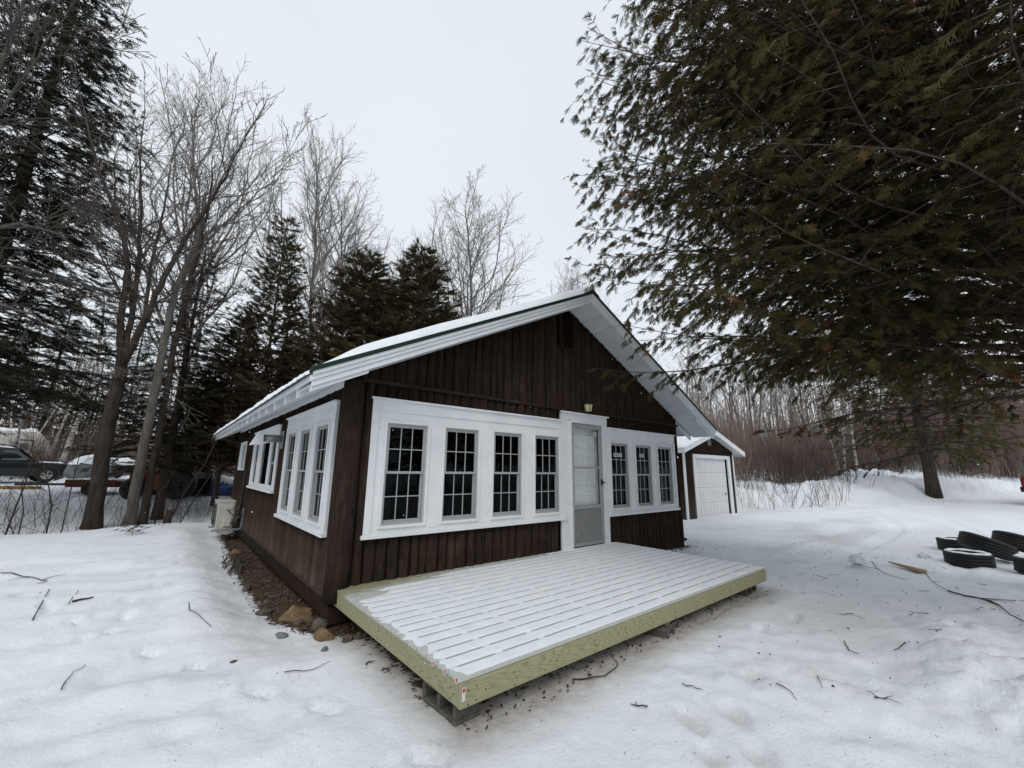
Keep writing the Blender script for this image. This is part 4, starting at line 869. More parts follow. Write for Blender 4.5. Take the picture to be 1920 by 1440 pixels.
A, B = np.meshgrid(np.linspace(0, 1, 40), np.linspace(0, 1, 12)); th = (.2 + .22 * fbm(A * 9, B * 3, 15, 4)) * np.minimum(sst(0, .08, np.minimum(A, 1 - A)), sst(0, .14, np.minimum(B, 1 - B)))
ii = np.arange(A.size).reshape(A.shape); f_ = np.stack([ii[:-1, :-1], ii[:-1, 1:], ii[1:, 1:], ii[1:, :-1]], -1).reshape(-1, 4)
nobj('snow_cap', npmesh('snow_cap', np.stack([-3.1 + 5.9 * A, -1.08 + 2.16 * B, 2.84 + np.maximum(th, 0) - .25 * sst(.9, 1, A)], -1).reshape(-1, 3), f_, 'snow_cover', True), cmp_)

def rock(name, label, cat, loc, size, mat, seed, group=None, snow=False, rough=.35, n=14, flat=1.0):
    rr_ = np.random.default_rng(seed); th = np.linspace(0, math.pi, n); ph = np.linspace(0, 2 * math.pi, 2 * n, endpoint=False); vs = []
    pl = rr_.normal(size=(9, 3)); pl /= np.linalg.norm(pl, axis=1)[:, None]; cut = rr_.uniform(.55, .9, 9)
    for a_ in th:
        for b_ in ph:
            d = np.array([math.sin(a_) * math.cos(b_), math.sin(a_) * math.sin(b_), math.cos(a_)])
            r = 1.0
            for q, c_ in zip(pl, cut):
                k = d @ q
                if k > 0.05: r = min(r, c_ / k)
            r *= 1 + rough * .35 * float(fbm(np.array([d[0] * 2 + seed]), np.array([d[1] * 2 + d[2] * 3]), seed, 4)[0])
            vs.append(tuple(d * r * np.array(size)))
    k = 2 * n; fs = [(i * k + j, (i + 1) * k + j, (i + 1) * k + (j + 1) % k, i * k + (j + 1) % k) for i in range(n - 1) for j in range(k)]
    o = MB().add(vs, fs).build(name, mat); o.location = loc; o.rotation_euler = (0, 0, rr_.uniform(0, 6)); props(o, label, cat, group)
    if snow:
        top = [(v[0] * 1.03, v[1] * 1.03, v[2] * 1.0 + size[2] * .10) for v in vs]; keep = [f for f in fs if all(vs[q][2] > size[2] * .30 for q in f)]
        MB().add(top, keep).build('snow_cap', 'snow_cover', o, True)
    return o
p = at(165, 912, 20.5); o = rock('boulder', 'big grey boulder under a heap of snow by the left track', 'boulder', (p[0], p[1], Hs(p[0], p[1]) + .3), (.95, .9, .8), 'granite', 6, snow=True, n=22); o.rotation_euler = (0, 0, .9)
p = at(205, 900, 22.5); rock('boulder', 'brown boulder half hidden behind the leaning dark trunk', 'boulder', (p[0] + .3, p[1], Hs(p[0], p[1]) + .4), (1.1, .9, .9), 'field_stone', 9, snow=True, n=16)
# low red trailer with a wooden tongue
p = at(185, 922, 17.2); q = at(10, 930, 15.5)
trl = thing('flat_trailer', 'rusty red low trailer frame half buried in snow behind the tree trunks', 'trailer', (p[0], p[1], Hs(p[0], p[1]) + .24), math.atan2(CR[1], CR[0]) + .15)
boxo('deck_frame', 'rust_red', trl, -.9, .95, -.5, .5, 0, .22, bevel=.01); boxo('side_rail', 'rust_red', trl, -.9, .95, -.54, -.501, .1, .3)
MB().tube([(-.9, -.1, .1), (-2.3, -.1, .1), (-3.0, -.1, .08)], .05, 6).build('tongue', 'machine_black', trl); wheel(trl, .1, -.62, -.02, .28, .18, -1, 'machine_black'); boxo('snow_cap', 'snow_cover', trl, -.85, .9, -.5, .48, .222, .34, bevel=.05)
o = MB().box(-1.1, 1.1, -.06, .06, -.06, .06).build('timber', 'yellow_wood'); o.location = (q[0], q[1], Hs(q[0], q[1]) + .3); o.rotation_euler = (0, 0, math.atan2(CR[1], CR[0]) + .12); props(o, 'yellowish timber beam lying over the snow at the left photo edge', 'timber')
# old tractor-like machine
p = at(318, 905, 17.5); mz = Hs(p[0], p[1])
mc = thing('old_tractor', 'dark and red old tractor with cab standing behind the bare trunks', 'tractor', (p[0], p[1], mz), -.5)
boxo('engine_hood', 'rust_red', mc, -1.3, .1, -.42, .42, .55, 1.1, bevel=.05); boxo('cab', 'machine_black', mc, .1, 1.15, -.6, .6, .8, 1.1)
for (a_, b_) in ((.13, -.57), (.13, .53), (1.08, -.57), (1.08, .53)): boxo('cab_post', 'machine_black', mc, a_, a_ + .06, b_, b_ + .06, 1.1, 1.95)
boxo('cab_roof', 'machine_black', mc, .02, 1.25, -.68, .68, 1.95, 2.05, bevel=.02); boxo('snow_cap', 'snow_cover', mc, .05, 1.2, -.62, .62, 2.05, 2.12, bevel=.03)
boxo('rear_window', 'machine_black', mc, .16, 1.07, -.56, -.54, 1.1, 1.95)
boxo('orange_guard', 'orange_paint', mc, -.3, .0, -.66, -.43, .35, .95, bevel=.02)
for (a_, b_, R_) in ((-.95, -.62, .42), (-.95, .62, .42), (.75, -.72, .62), (.75, .72, .62)): wheel(mc, a_, b_, R_ * .95, R_, .3, -1 if b_ < 0 else 1, 'machine_black')
boxo('hood_snow', 'snow_cover', mc, -1.2, .0, -.36, .36, 1.1, 1.18, bevel=.04)
# blue tarp over a pile
p = at(424, 892, 19.5); vs = []; A, B = np.meshgrid(np.linspace(-1, 1, 30), np.linspace(-1, 1, 24)); r_ = np.clip(1 - (A ** 2 + B ** 2) ** .8, 0, 1)
ZT = .75 * r_ ** .6 * (1 + .5 * fbm(A * 3, B * 3, 6, 4)) + .03 * fbm(A * 9, B * 9, 8, 3); ii = np.arange(A.size).reshape(A.shape); f_ = np.stack([ii[:-1, :-1], ii[:-1, 1:], ii[1:, 1:], ii[1:, :-1]], -1).reshape(-1, 4)
tp = nobj('tarp', npmesh('tarp', np.stack([A * 1.5, B * 1.1, ZT], -1).reshape(-1, 3), f_, 'blue_tarp', True)); tp.location = (p[0] + .25, p[1], Hs(p[0], p[1]) - .02); props(tp, 'bright blue tarp over a pile beside the far end of the cabin', 'tarp')
kp = (ZT > .36).reshape(-1); fk = f_[kp[f_].all(1)]
nobj('snow_cap', npmesh('snow_cap', np.stack([A * 1.5, B * 1.1, ZT + .07 * sst(.36, .5, ZT)], -1).reshape(-1, 3), fk, 'snow_cover', True), tp)['kind'] = 'stuff'
p = at(316, 962, 13.6); o = MB().tube([(0, 0, -.15), (.01, 0, .2), (.02, .01, .42)], [.13, .10, .095], 12).build('tree_stump', 'stump_wood'); o.location = (p[0], p[1], Hs(p[0], p[1])); props(o, 'short brown tree stump standing in the snow behind the brush', 'stump')

# ------------------------------------------------------------------ stones, litter and twigs near the wall
RK = [(-.13, -.30, .14, .10, .09, 'ochre_stone', 'ochre tinted stone lying loose just left of the deck corner'), (-.10, -.02, .13, .1, .09, 'field_stone', 'brown stone against the wall foot behind the ochre stone'),
      (-.20, .45, .2, .16, .12, 'ochre_stone', 'yellowish crumbly rock, the biggest in the soil strip'), (.02, -.52, .07, .055, .05, 'field_stone', 'small dark stone under the left edge of the deck'),
      (.14, -.55, .085, .06, .055, 'field_stone', 'second dark stone under the left edge of the deck'), (-.10, .27, .075, .06, .055, 'field_stone', 'rounded brown stone between the yellowish rock and the wall'),
      (-.24, .22, .065, .06, .045, 'field_stone', 'flat brown stone in front of the yellowish rock'), (-.42, .95, .13, .1, .06, 'field_stone', 'dark stone at the snow edge beside the yellowish rock'),
      (-.47, 2.0, .08, .07, .07, 'field_stone', 'dark stone sticking out of the snow edge halfway along the wall'), (-.42, 2.75, .06, .05, .035, 'granite', 'pale grey pebble in the soil halfway along the wall'),
      (-.22, 1.5, .10, .08, .05, 'field_stone', 'reddish brown stone in the leaf litter'), (-.42, .06, .085, .06, .03, 'granite', 'flat grey stone half sunk in snow left of the soil'),
      (-.22, -.66, .04, .035, .035, 'granite', 'small dark stone alone on the snow in front of the soil'), (-.3, 4.9, .14, .12, .10, 'ochre_stone', 'tan stone by the wall near the heat pump'),
      (-.88, -.50, .028, .025, .022, 'field_stone', 'tiny dark pebble on the trodden snow left of the cabin')]
for i, (x, y, a_, b_, c_, mt, lab) in enumerate(RK):
    rock('stone', lab, 'stone', (x, y, Hs(x, y) + c_ * .12), (a_ * .95, b_ * .95, c_ * .95), mt, 20 + i, 'stones in the soil strip along the side wall', n=12, rough=.9)
for i, (x, y, s_, lab) in enumerate([(7.72, -2.83, .13, 'dirty snow lump left of the splintered board'), (27.4, 1.05, .42, 'left one of two ploughed snow chunks before the far bank'), (28.9, .72, .36, 'right one of two ploughed snow chunks before the far bank'), (9.9, -3.42, .1, 'icy snow chunk touching the rear left tyre')]):
    rock('snow_chunk', lab, 'snow chunk', (x, y, Hs(x, y) + s_ * .35), (s_ * 1.2, s_, s_ * .75), 'snow_cover', 60 + i, 'snow chunks', n=11, rough=1.2)
rg = np.random.default_rng(11)
n = 9000; yy = rg.uniform(-.75, 8.3, n) ; xx = np.interp(yy, ey, exv) - .08 + rg.beta(1.3, 1.6, n) * (0.42 - np.interp(yy, ey, exv) + .1)
ex_ = rg.uniform(0, 1, n) < .10; xx[ex_] = rg.uniform(.1, 4.9, ex_.sum()); yy[ex_] = -2.5 + np.abs(rg.normal(0, .35, ex_.sum()))
e2 = rg.uniform(0, 1, n) < .07; xx[e2] = rg.uniform(5, 8.2, e2.sum()); yy[e2] = -.1 + rg.normal(0, .3, e2.sum())
zz = H(xx, yy); ang = rg.uniform(0, 2 * math.pi, n); ln = rg.uniform(.005, .02, n); wd = ln * rg.uniform(.2, .6, n); tz = rg.uniform(-.012, .014, n)
d = np.stack([np.cos(ang), np.sin(ang), rg.normal(0, .3, n)], -1); s_ = np.stack([-np.sin(ang), np.cos(ang), rg.normal(0, .3, n)], -1); P0 = np.stack([xx, yy, zz + .005 + np.abs(tz)], -1)
vs = np.stack([P0 - d * ln[:, None], P0 + s_ * wd[:, None], P0 + d * ln[:, None], P0 - s_ * wd[:, None]], 1).reshape(-1, 3)
props(nobj('leaf_litter', npmesh('leaf_litter', vs, np.arange(4 * n).reshape(-1, 4), 'leaf_litter')), 'dead leaves and debris along the cabin wall and under the deck', kind='stuff')
# gravel
def pebbles(name, label, xs, ys, ss, mat):
    ic = np.array([[0, 0, 1], [.9, 0, .1], [0, .8, .0], [-.85, .1, .1], [0, -.9, -.05], [0, 0, -.8]]); fc = np.array([[0, 1, 2], [0, 2, 3], [0, 3, 4], [0, 4, 1], [5, 2, 1], [5, 3, 2], [5, 4, 3], [5, 1, 4]])
    n = len(xs); ra = rg.uniform(0, 6.28, n); c, s = np.cos(ra), np.sin(ra); j = rg.uniform(.6, 1.3, (n, 6, 3)); V = ic[None] * j * ss[:, None, None] * np.array([1, .8, .6])
    W = np.stack([V[..., 0] * c[:, None] - V[..., 1] * s[:, None] + xs[:, None], V[..., 0] * s[:, None] + V[..., 1] * c[:, None] + ys[:, None], V[..., 2] + H(xs, ys)[:, None] + ss[:, None] * .2], -1)
    F = (fc[None] + 6 * np.arange(n)[:, None, None]).reshape(-1, 3)
    props(nobj(name, npmesh(name, W.reshape(-1, 3), F, mat)), label, kind='stuff')
n = 700; yy = rg.uniform(-.6, 7.5, n); xx = np.interp(yy, ey, exv) + rg.uniform(0, .5, n); pebbles('gravel', 'small stones mixed into the soil strip', xx, yy, rg.uniform(.008, .035, n) , 'field_stone')
n = 700; xx = rg.uniform(2.2, 16, n); yy = rg.uniform(-6.2, 2.0, n); pebbles('ground_debris', 'scattered bits of bark and grit on the driveway snow', xx, yy, rg.uniform(.004, .016, n), 'twig_bark')
n = 130; xx = rg.uniform(-3.5, 3.5, n); yy = rg.uniform(-4.6, 6, n); pebbles('ground_debris', 'scattered bits of bark on the yard snow', xx, yy, rg.uniform(.004, .011, n), 'twig_bark')

def stick(pts2, r, label, cat='twig', mat='twig_bark', name='fallen_twig', side=None, lift=.012, group='twigs lying on the snow'):
    P_ = []; m = MB()
    for i in range(len(pts2) - 1):
        for t in np.linspace(0, 1, 4)[:3 if i < len(pts2) - 2 else 4]:
            x = pts2[i][0] + (pts2[i + 1][0] - pts2[i][0]) * t + rg.normal(0, .004); y = pts2[i][1] + (pts2[i + 1][1] - pts2[i][1]) * t + rg.normal(0, .004); P_.append((x, y, Hs(x, y) + lift * (1 + rg.uniform(-.3, .6))))
    r *= .62; m.tube(P_, [r * (1 - .6 * i / len(P_)) for i in range(len(P_))], 6)
    for (k, dx, dy) in (side or []):
        a_ = P_[min(k, len(P_) - 1)]; m.tube([a_, (a_[0] + dx * .5, a_[1] + dy * .5 + .01, Hs(a_[0] + dx * .5, a_[1] + dy * .5) + lift * 1.6), (a_[0] + dx, a_[1] + dy, Hs(a_[0] + dx, a_[1] + dy) + lift)], [r * .6, r * .45, r * .25], 5)
    o = m.build(name, mat, None, True); props(o, label, cat, group)
stick([(-2.33, 1.74), (-2.42, 3.14)], .009, 'straight dark twig standing out at the far left of the yard')
stick([(-2.12, 2.31), (-1.96, 2.38)], .02, 'short thick dark stick on the left yard snow')
stick([(-2.14, 2.2), (-2.15, 2.95)], .006, 'thin twig crossing just left of the short thick stick')
stick([(-1.87, -.25), (-1.86, -.02), (-1.79, .21)], .006, 'bent thin twig in the left foreground drift')
stick([(-.60, -.94), (-.40, -.99), (-.27, -.96)], .006, 'thin grass-like twig on the snow left of the deck')
stick([(-1.12, 1.3), (-1.12, .9), (-.97, .42)], .007, 'curved twig on the trodden snow beside the soil strip')
stick([(-3.1, 4.6), (-2.75, 4.3), (-2.55, 3.9), (-2.6, 3.6)], .011, 'forked branchlet on the snow at the left photo edge', side=[(5, .2, .35), (3, -.2, -.1)])
stick([(6.78, -3.96), (6.4, -4.2), (6.0, -4.42), (5.3, -4.66)], .016, 'forked branch lying on the snow below the tyres', cat='branch', name='fallen_branch', side=[(4, .55, -.35), (6, .3, .3)])
stick([(8.4, -3.55), (7.4, -3.75), (6.78, -3.96)], .008, 'long thin branch trailing from the forked branch', cat='branch', name='fallen_branch', side=[(3, .3, -.1)])
stick([(8.65, -2.85), (7.9, -3.05), (7.5, -3.2), (7.2, -3.5)], .009, 'thin crooked twig beside the dirty snow lump', side=[(4, .2, .3)])
stick([(2.25, -3.95), (2.33, -4.0)], .007, 'three-pronged twig in the right foreground', side=[(1, .03, .07), (2, .02, -.08), (3, .07, -.02)])
stick([(1.55, -3.0), (1.58, -3.1), (1.6, -3.13)], .006, 'thin straight twig near the boot prints')
stick([(2.02, -3.45), (1.93, -3.6)], .006, 'short twig right of the boot prints')
stick([(2.35, -3.62), (2.2, -3.68)], .005, 'pale stalk on the snow right of the boot prints')
stick([(1.16, -2.98), (1.1, -2.88)], .009, 'small dark hooked twig in front of the deck', side=[(2, .03, .03)])
stick([(3.4, -3.55), (3.2, -3.62), (3.15, -3.7)], .007, 'small curled twig on the ploughed snow')
stick([(1.02, -2.42), (1.25, -2.56), (1.5, -2.50), (1.55, -2.38)], .008, 'curved stalk poking from under the deck front')
stick([(-.47, .42), (-.33, .30)], .012, 'small dark stick on the edge of the soil strip')
for i in range(30):
    x, y = rg.uniform(3.2, 10.5), 0; y = -3.0 - .12 * x + rg.normal(0, .75); a_ = rg.uniform(0, 3.14); l_ = rg.uniform(.05, .3)
    stick([(x, y), (x + l_ * math.cos(a_), y + l_ * math.sin(a_))], rg.uniform(.003, .007), 'thin twig among the litter on the ploughed right-hand snow', group='fine twigs scattered on the right-hand snow')
m = MB(); A_ = [(8.75, -3.02), (8.1, -3.55)]
za = Hs(8.4, -3.3) + .03; m.hexa([(8.62, -3.10, za), (8.12, -3.62, za - .01), (8.02, -3.54, za - .01), (8.60, -3.09, za), (8.63, -3.11, za + .02), (8.13, -3.63, za + .035), (8.02, -3.54, za + .035), (8.61, -3.08, za + .02)])
props(m.build('wood_splinter', 'split_wood', None, bevel=.004), 'pale splintered board lying on the snow left of the tyres', 'wood splinter')
# bundle of dry grey stalks by the wall
for i in range(22):
    x, y = -.52 + rg.uniform(-.07, .12), 3.55 + rg.uniform(-.5, .5); a_ = 1.15 + rg.normal(0, .22); l_ = rg.uniform(.35, .8)
    z0 = Hs(x, y) + .02
    o = MB().tube([(x, y, z0), (x + l_ * .5 * math.cos(a_), y + l_ * .5 * math.sin(a_), z0 + rg.uniform(.04, .12)), (x + l_ * math.cos(a_), y + l_ * math.sin(a_), z0 + rg.uniform(0, .1))], [.009, .008, .003], 5).build('dry_stalk', 'grey_twig_bark')
    props(o, 'grey dry stalk in the heap lying along the side wall', 'dry stalk', 'grey dry stalks by the side wall')

# ------------------------------------------------------------------ trees
def seg_mesh(name, P0, P1, R0, R1, mat, k=3):
    P0 = np.asarray(P0, float); P1 = np.asarray(P1, float); R0 = np.asarray(R0, float); R1 = np.asarray(R1, float)
    d = P1 - P0; L_ = np.linalg.norm(d, axis=1, keepdims=True) + 1e-9; d = d / L_
    up = np.where(np.abs(d[:, 2:3]) < .9, np.array([[0, 0, 1.0]]), np.array([[1.0, 0, 0]])); a = np.cross(d, up); a /= np.linalg.norm(a, axis=1, keepdims=True); b_ = np.cross(d, a)
    an = 2 * np.pi * np.arange(k) / k; ring_ = a[:, None] * np.cos(an)[None, :, None] + b_[:, None] * np.sin(an)[None, :, None]
    V = np.concatenate([P0[:, None] + ring_ * R0[:, None, None], P1[:, None] + ring_ * R1[:, None, None]], 1).reshape(-1, 3)
    i = np.arange(k); F = np.stack([i, (i + 1) % k, (i + 1) % k + k, i + k], -1); F = (F[None] + 2 * k * np.arange(len(P0))[:, None, None]).reshape(-1, 4)
    return npmesh(name, V, F, mat, True)
def nrm(v): l_ = math.sqrt(v[0] ** 2 + v[1] ** 2 + v[2] ** 2) + 1e-9; return (v[0] / l_, v[1] / l_, v[2] / l_)
def branch(R, out_, p, d, length, r, lvl, P):
    """recursive bare branch; P[lvl] = (step, wiggle, up, n_children, child_len, child_angle, t0)"""
    step, wig, up, nch, cl_, ca, t0 = P[lvl]; n = max(2, int(length / step)); q = p; nodes = [(q, d, r)]
    for i in range(n):
        d = nrm((d[0] + R.gauss(0, wig), d[1] + R.gauss(0, wig), d[2] + R.gauss(0, wig * .6) + up)); st = length / n
        q2 = (q[0] + d[0] * st, q[1] + d[1] * st, q[2] + d[2] * st); t = (i + 1) / n; r2 = r * (1 - .85 * t) + .15 * r * .5; r2 = max(r2, P['rmin'])
        out_.append((q, q2, nodes[-1][2], r2)); q = q2; nodes.append((q, d, r2))
    if lvl + 1 >= P['levels']: return
    nc = nch if length > 1 or lvl == 0 else max(1, int(nch * length)) if nch > 3 else nch
    for c in range(nc):
        t = t0 + (1 - t0) * (c + R.random()) / nc; k = min(int(t * n), n - 1); f_ = t * n - k; a_, b_ = nodes[k], nodes[k + 1]
        pp = tuple(a_[0][j] + (b_[0][j] - a_[0][j]) * min(f_, 1) for j in range(3)); dd = a_[1]
        th = R.uniform(0, 6.283) if lvl else c * 2.4 + R.uniform(-.5, .5); an = ca * R.uniform(.7, 1.3)
        u_ = nrm((-dd[1] + .01, dd[0], 0.02)); v_ = (dd[1] * u_[2] - dd[2] * u_[1], dd[2] * u_[0] - dd[0] * u_[2], dd[0] * u_[1] - dd[1] * u_[0]); c1, s1 = math.cos(th), math.sin(th)
        sd_ = tuple(u_[j] * c1 + v_[j] * s1 for j in range(3)); nd = nrm(tuple(dd[j] * math.cos(an) + sd_[j] * math.sin(an) for j in range(3)))
        Lc = length * cl_ * R.uniform(.65, 1.2) * (P['prof'](t) if lvl == 0 else (1.05 - .6 * t))
        branch(R, out_, pp, nd, Lc, max(P['rmin'], min(a_[2] * .7, P['rk'] * Lc)), lvl + 1, P)
def bare_meshes(seed, H_, r0, P, twig, bark, lean=(0, 0)):
    R = random.Random(seed); segs = []; branch(R, segs, (0, 0, 0), nrm((lean[0], lean[1], 1)), H_, r0, 0, P)
    n0 = max(2, int(H_ / P[0][0])); tr_ = segs[:n0]; br = segs[n0:]
    m = MB().tube([tr_[0][0]] + [s[1] for s in tr_], [tr_[0][2] * 1.15] + [s[3] for s in tr_], 9)
    return (m.mesh('trunk', bark, True), seg_mesh('branches', [s[0] for s in br], [s[1] for s in br], [s[2] for s in br], [s[3] for s in br], twig))
def tree_thing(name, label, meshes, loc, rz, sc=1.0, group=None, parts=('trunk', 'branches')):
    t_ = thing(name, label, 'tree', loc, rz, group); t_.scale = (sc, sc, sc) if isinstance(sc, (int, float)) else sc
    for nm, me_ in zip(parts, meshes):
        if me_ is not None:
            o_ = nobj(nm, me_, t_)
            if nm != 'trunk': o_['kind'] = 'stuff'
    return t_
def prof_pop(t): return (0.75 + 1.0 * t) if t < .35 else 1.1 * (1.16 - t) / .81 + .06
PP = {0: (.7, .05, .02, 48, .40, .72, .2), 1: (.45, .11, .1, 12, .40, .6, .15), 2: (.3, .15, .06, 6, .5, .6, .15), 3: (.3, .16, .04, 0, .5, .6, .1), 'levels': 4, 'rmin': .0075, 'rk': .0095, 'prof': prof_pop}
pop = [bare_meshes(40 + i, 22, .14, PP, 'poplar_twig', 'grey_bark') for i in range(3)]
PP2 = dict(PP); PP2[0] = (.7, .05, .02, 20, .3, .6, .35); PP2[1] = (.5, .12, .06, 7, .42, .6, .2); PP2['rmin'] = .008
small = [bare_meshes(60 + i, 13, .1, PP2, 'poplar_twig', 'grey_bark') for i in range(3)]
PB = dict(PP2); PB[0] = (.8, .04, .01, 13, .2, .7, .45); PB[1] = (.4, .14, .0, 7, .4, .6, .2); PB[2] = (.3, .16, -.02, 0, .4, .6, .2); PB['levels'] = 3
birch = [bare_meshes(80 + i, 13, .085, PB, 'grey_twig_bark', 'birch_bark', lean=((.0, .03), (.22, .1), (-.1, .05))[i]) for i in range(3)]
def place_px(u, v, depth):   # stand something on the ground below the photo pixel at the given depth
    p = at(u, v, depth); return p[0], p[1], Hs(p[0], p[1])
for k, (u, dep, sc, rz, lab) in enumerate([
        (352, 19.5, 1.10, .4, 'tallest bare poplar, its crown topping the left tree line'), (535, 21.1, .93, 1.9, 'bare poplar rising right behind the open cedar'),
        (622, 21.5, .80, 3.1, 'bare poplar with a broad pale crown behind the twin bronze cedars'), (712, 23.5, .80, 5.0, 'second pale bare poplar close behind the twin bronze cedars'),
        (868, 20.0, .73, 2.2, 'lone bare tree with an oval crown above the middle of the cabin roof'), (1055, 27, .68, .9, 'small bare tree top just showing beside the roof ridge')]):
    x, y, z = place_px(u, 935, dep); tree_thing('bare_poplar', lab, pop[k % 3], (x, y, z - .2), rz, sc if k != 4 else (sc * 1.25, sc * 1.25, sc), 'bare poplars behind the cabin')
# hand-led trunks in the left foreground
def led_tree(name, label, paths, radii, seed, bark, twig, P, dens=6):
    R = random.Random(seed); t_ = thing(name, label, 'tree', tuple(paths[0][0])); base = paths[0][0]; segs = []; m = MB()
    for pth, (ra, rb_) in zip(paths, radii):
        pts = [np.array(p) for p in pth]; fine_ = []
        for i in range(len(pts) - 1):
            for t in np.linspace(0, 1, 6)[:5 if i < len(pts) - 2 else 6]: fine_.append(pts[i] + (pts[i + 1] - pts[i]) * t + np.array([R.gauss(0, .012), R.gauss(0, .012), 0]))
        fine_ = [p - base for p in fine_]; n = len(fine_); rr_ = [ra + (rb_ - ra) * i / (n - 1) for i in range(n)]
        if pth is paths[0]: rr_[0] *= 1.35; rr_[1] *= 1.12
        m.tube(fine_, rr_, 12)
        if pth is not paths[0] or len(paths) == 1:
            tl = sum(np.linalg.norm(fine_[i + 1] - fine_[i]) for i in range(n - 1))
            for c in range(int(dens * tl)):
                i = int(R.uniform(.22 if len(paths) > 1 else .55, .999) * (n - 1)); d = fine_[i + 1] - fine_[i]; d = d / np.linalg.norm(d); s_ = np.array([R.gauss(0, 1), R.gauss(0, 1), R.gauss(0, .5)]); s_ /= np.linalg.norm(s_)
                nd = nrm(tuple(d * .65 + s_ * .75)); L_ = R.uniform(.8, 3.0); branch(R, segs, tuple(fine_[i]), nd, L_, max(.008, min(rr_[i] * .5, .011 * L_)), 1, P)
            branch(R, segs, tuple(fine_[-1]), nrm(tuple(fine_[-1] - fine_[-2])), 2.6, rb_, 1, P)
    m.build('trunk', bark, t_, True)
    if segs: props(nobj('branches', seg_mesh('branches', [s[0] for s in segs], [s[1] for s in segs], [s[2] for s in segs], [s[3] for s in segs], twig), t_), kind='stuff')
    return t_
A_ = lambda L: [at(*q) for q in L]
PL = {1: (.35, .11, .05, 8, .42, .6, .15), 2: (.28, .15, .05, 5, .45, .6, .15), 3: (.22, .16, .04, 0, .5, .6, .1), 'levels': 4, 'rmin': .006, 'rk': .012, 'prof': prof_pop}
g1 = at(172, 992, 12.2); g1[2] = Hs(g1[0], g1[1]) - .1
led_tree('bare_maple', 'thick dark bare tree forking into several stems, its base at the left yard edge', [
    [g1, *A_([(188, 880, 12.2), (204, 790, 12.3), (228, 690, 12.4)])], A_([(226, 700, 12.4), (226, 600, 12.5), (240, 500, 12.6), (228, 420, 12.5), (192, 340, 12.3), (165, 250, 12.2)]),
    A_([(230, 690, 12.4), (248, 590, 12.8), (262, 470, 13.1), (264, 380, 13.3), (262, 280, 13.5)]), A_([(232, 680, 12.4), (272, 600, 12.2), (308, 520, 12.0), (345, 450, 11.9), (392, 385, 11.7), (430, 320, 11.6)]),
    A_([(248, 590, 12.8), (238, 480, 13.2), (216, 400, 13.6), (214, 300, 13.9)]), A_([(272, 600, 12.2), (282, 500, 12.4), (300, 430, 12.6), (318, 330, 12.7)])],
    [(.205, .15), (.10, .03), (.09, .022), (.10, .026), (.055, .018), (.055, .018)], 5, 'dark_bark', 'grey_twig_bark', PL, 2.9)
g2 = at(243, 982, 11.9); g2[2] = Hs(g2[0], g2[1]) - .1
led_tree('leaning_trunk', 'grey leaning tree trunk with a snapped pinkish top, right of the dark forked tree', [
    [g2, *A_([(262, 880, 12), (285, 760, 12.1), (308, 640, 12.3), (330, 540, 12.4), (368, 460, 12.5), (383, 385, 12.6), (386, 358, 12.6)])], A_([(322, 560, 12.4), (326, 530, 12.3), (318, 515, 12.2)]), A_([(350, 500, 12.4), (400, 440, 12.4), (452, 390, 12.4), (500, 360, 12.4)])],
    [(.14, .04), (.05, .03), (.035, .01)], 6, 'grey_bark', 'grey_twig_bark', PL, 3)
g3 = at(268, 968, 13.2); g3[2] = Hs(g3[0], g3[1]) - .1
led_tree('dark_trunk', 'dark reddish tree trunk just behind the grey leaning trunk', [[g3, *A_([(290, 860, 13.3), (312, 740, 13.4), (328, 640, 13.5), (352, 540, 13.6), (380, 440, 13.6)])]], [(.12, .05)], 8, 'dark_bark', 'twig_bark', PL, 3)
gl_ = at(-150, 900, 7.5)
led_tree('bare_maple', 'bare branches of a grey tree reaching in from beyond the left photo edge', [[np.array([gl_[0], gl_[1], Hs(gl_[0], gl_[1])]), *A_([(-140, 700, 7.5), (-100, 520, 7.6)])], A_([(-100, 520, 7.6), (-40, 430, 7.8), (40, 420, 8.0), (120, 440, 8.2)]), A_([(-110, 600, 7.6), (-30, 560, 7.6), (60, 590, 7.8), (150, 650, 8.0)]), A_([(-100, 520, 7.6), (-60, 300, 7.9), (0, 120, 8.2), (40, 20, 8.3), (60, -80, 8.4)]), A_([(-60, 300, 7.9), (20, 180, 8), (100, 60, 8.2)]), A_([(-120, 640, 7.6), (-40, 500, 7.5), (30, 500, 7.6), (100, 520, 7.9)])],
    [(.12, .09), (.04, .012), (.035, .01), (.06, .02), (.035, .01), (.03, .01)], 12, 'grey_bark', 'grey_twig_bark', PL, 4)

def where(u, dep, mid):
    a = [(150, 'far left'), (330, 'between the left trunks'), (480, 'just left of the cabin'), (1100, 'behind the cabin roof'), (1300, 'behind the garage'), (1450, 'right beyond the garage'), (1590, 'left of the twin birches'), (1720, 'between birches and thick trunk'), (1830, 'right of the thick trunk'), (9999, 'at the right edge')]
    return next(t for v, t in a if u < v) + (', front row' if dep < mid else ', back row')
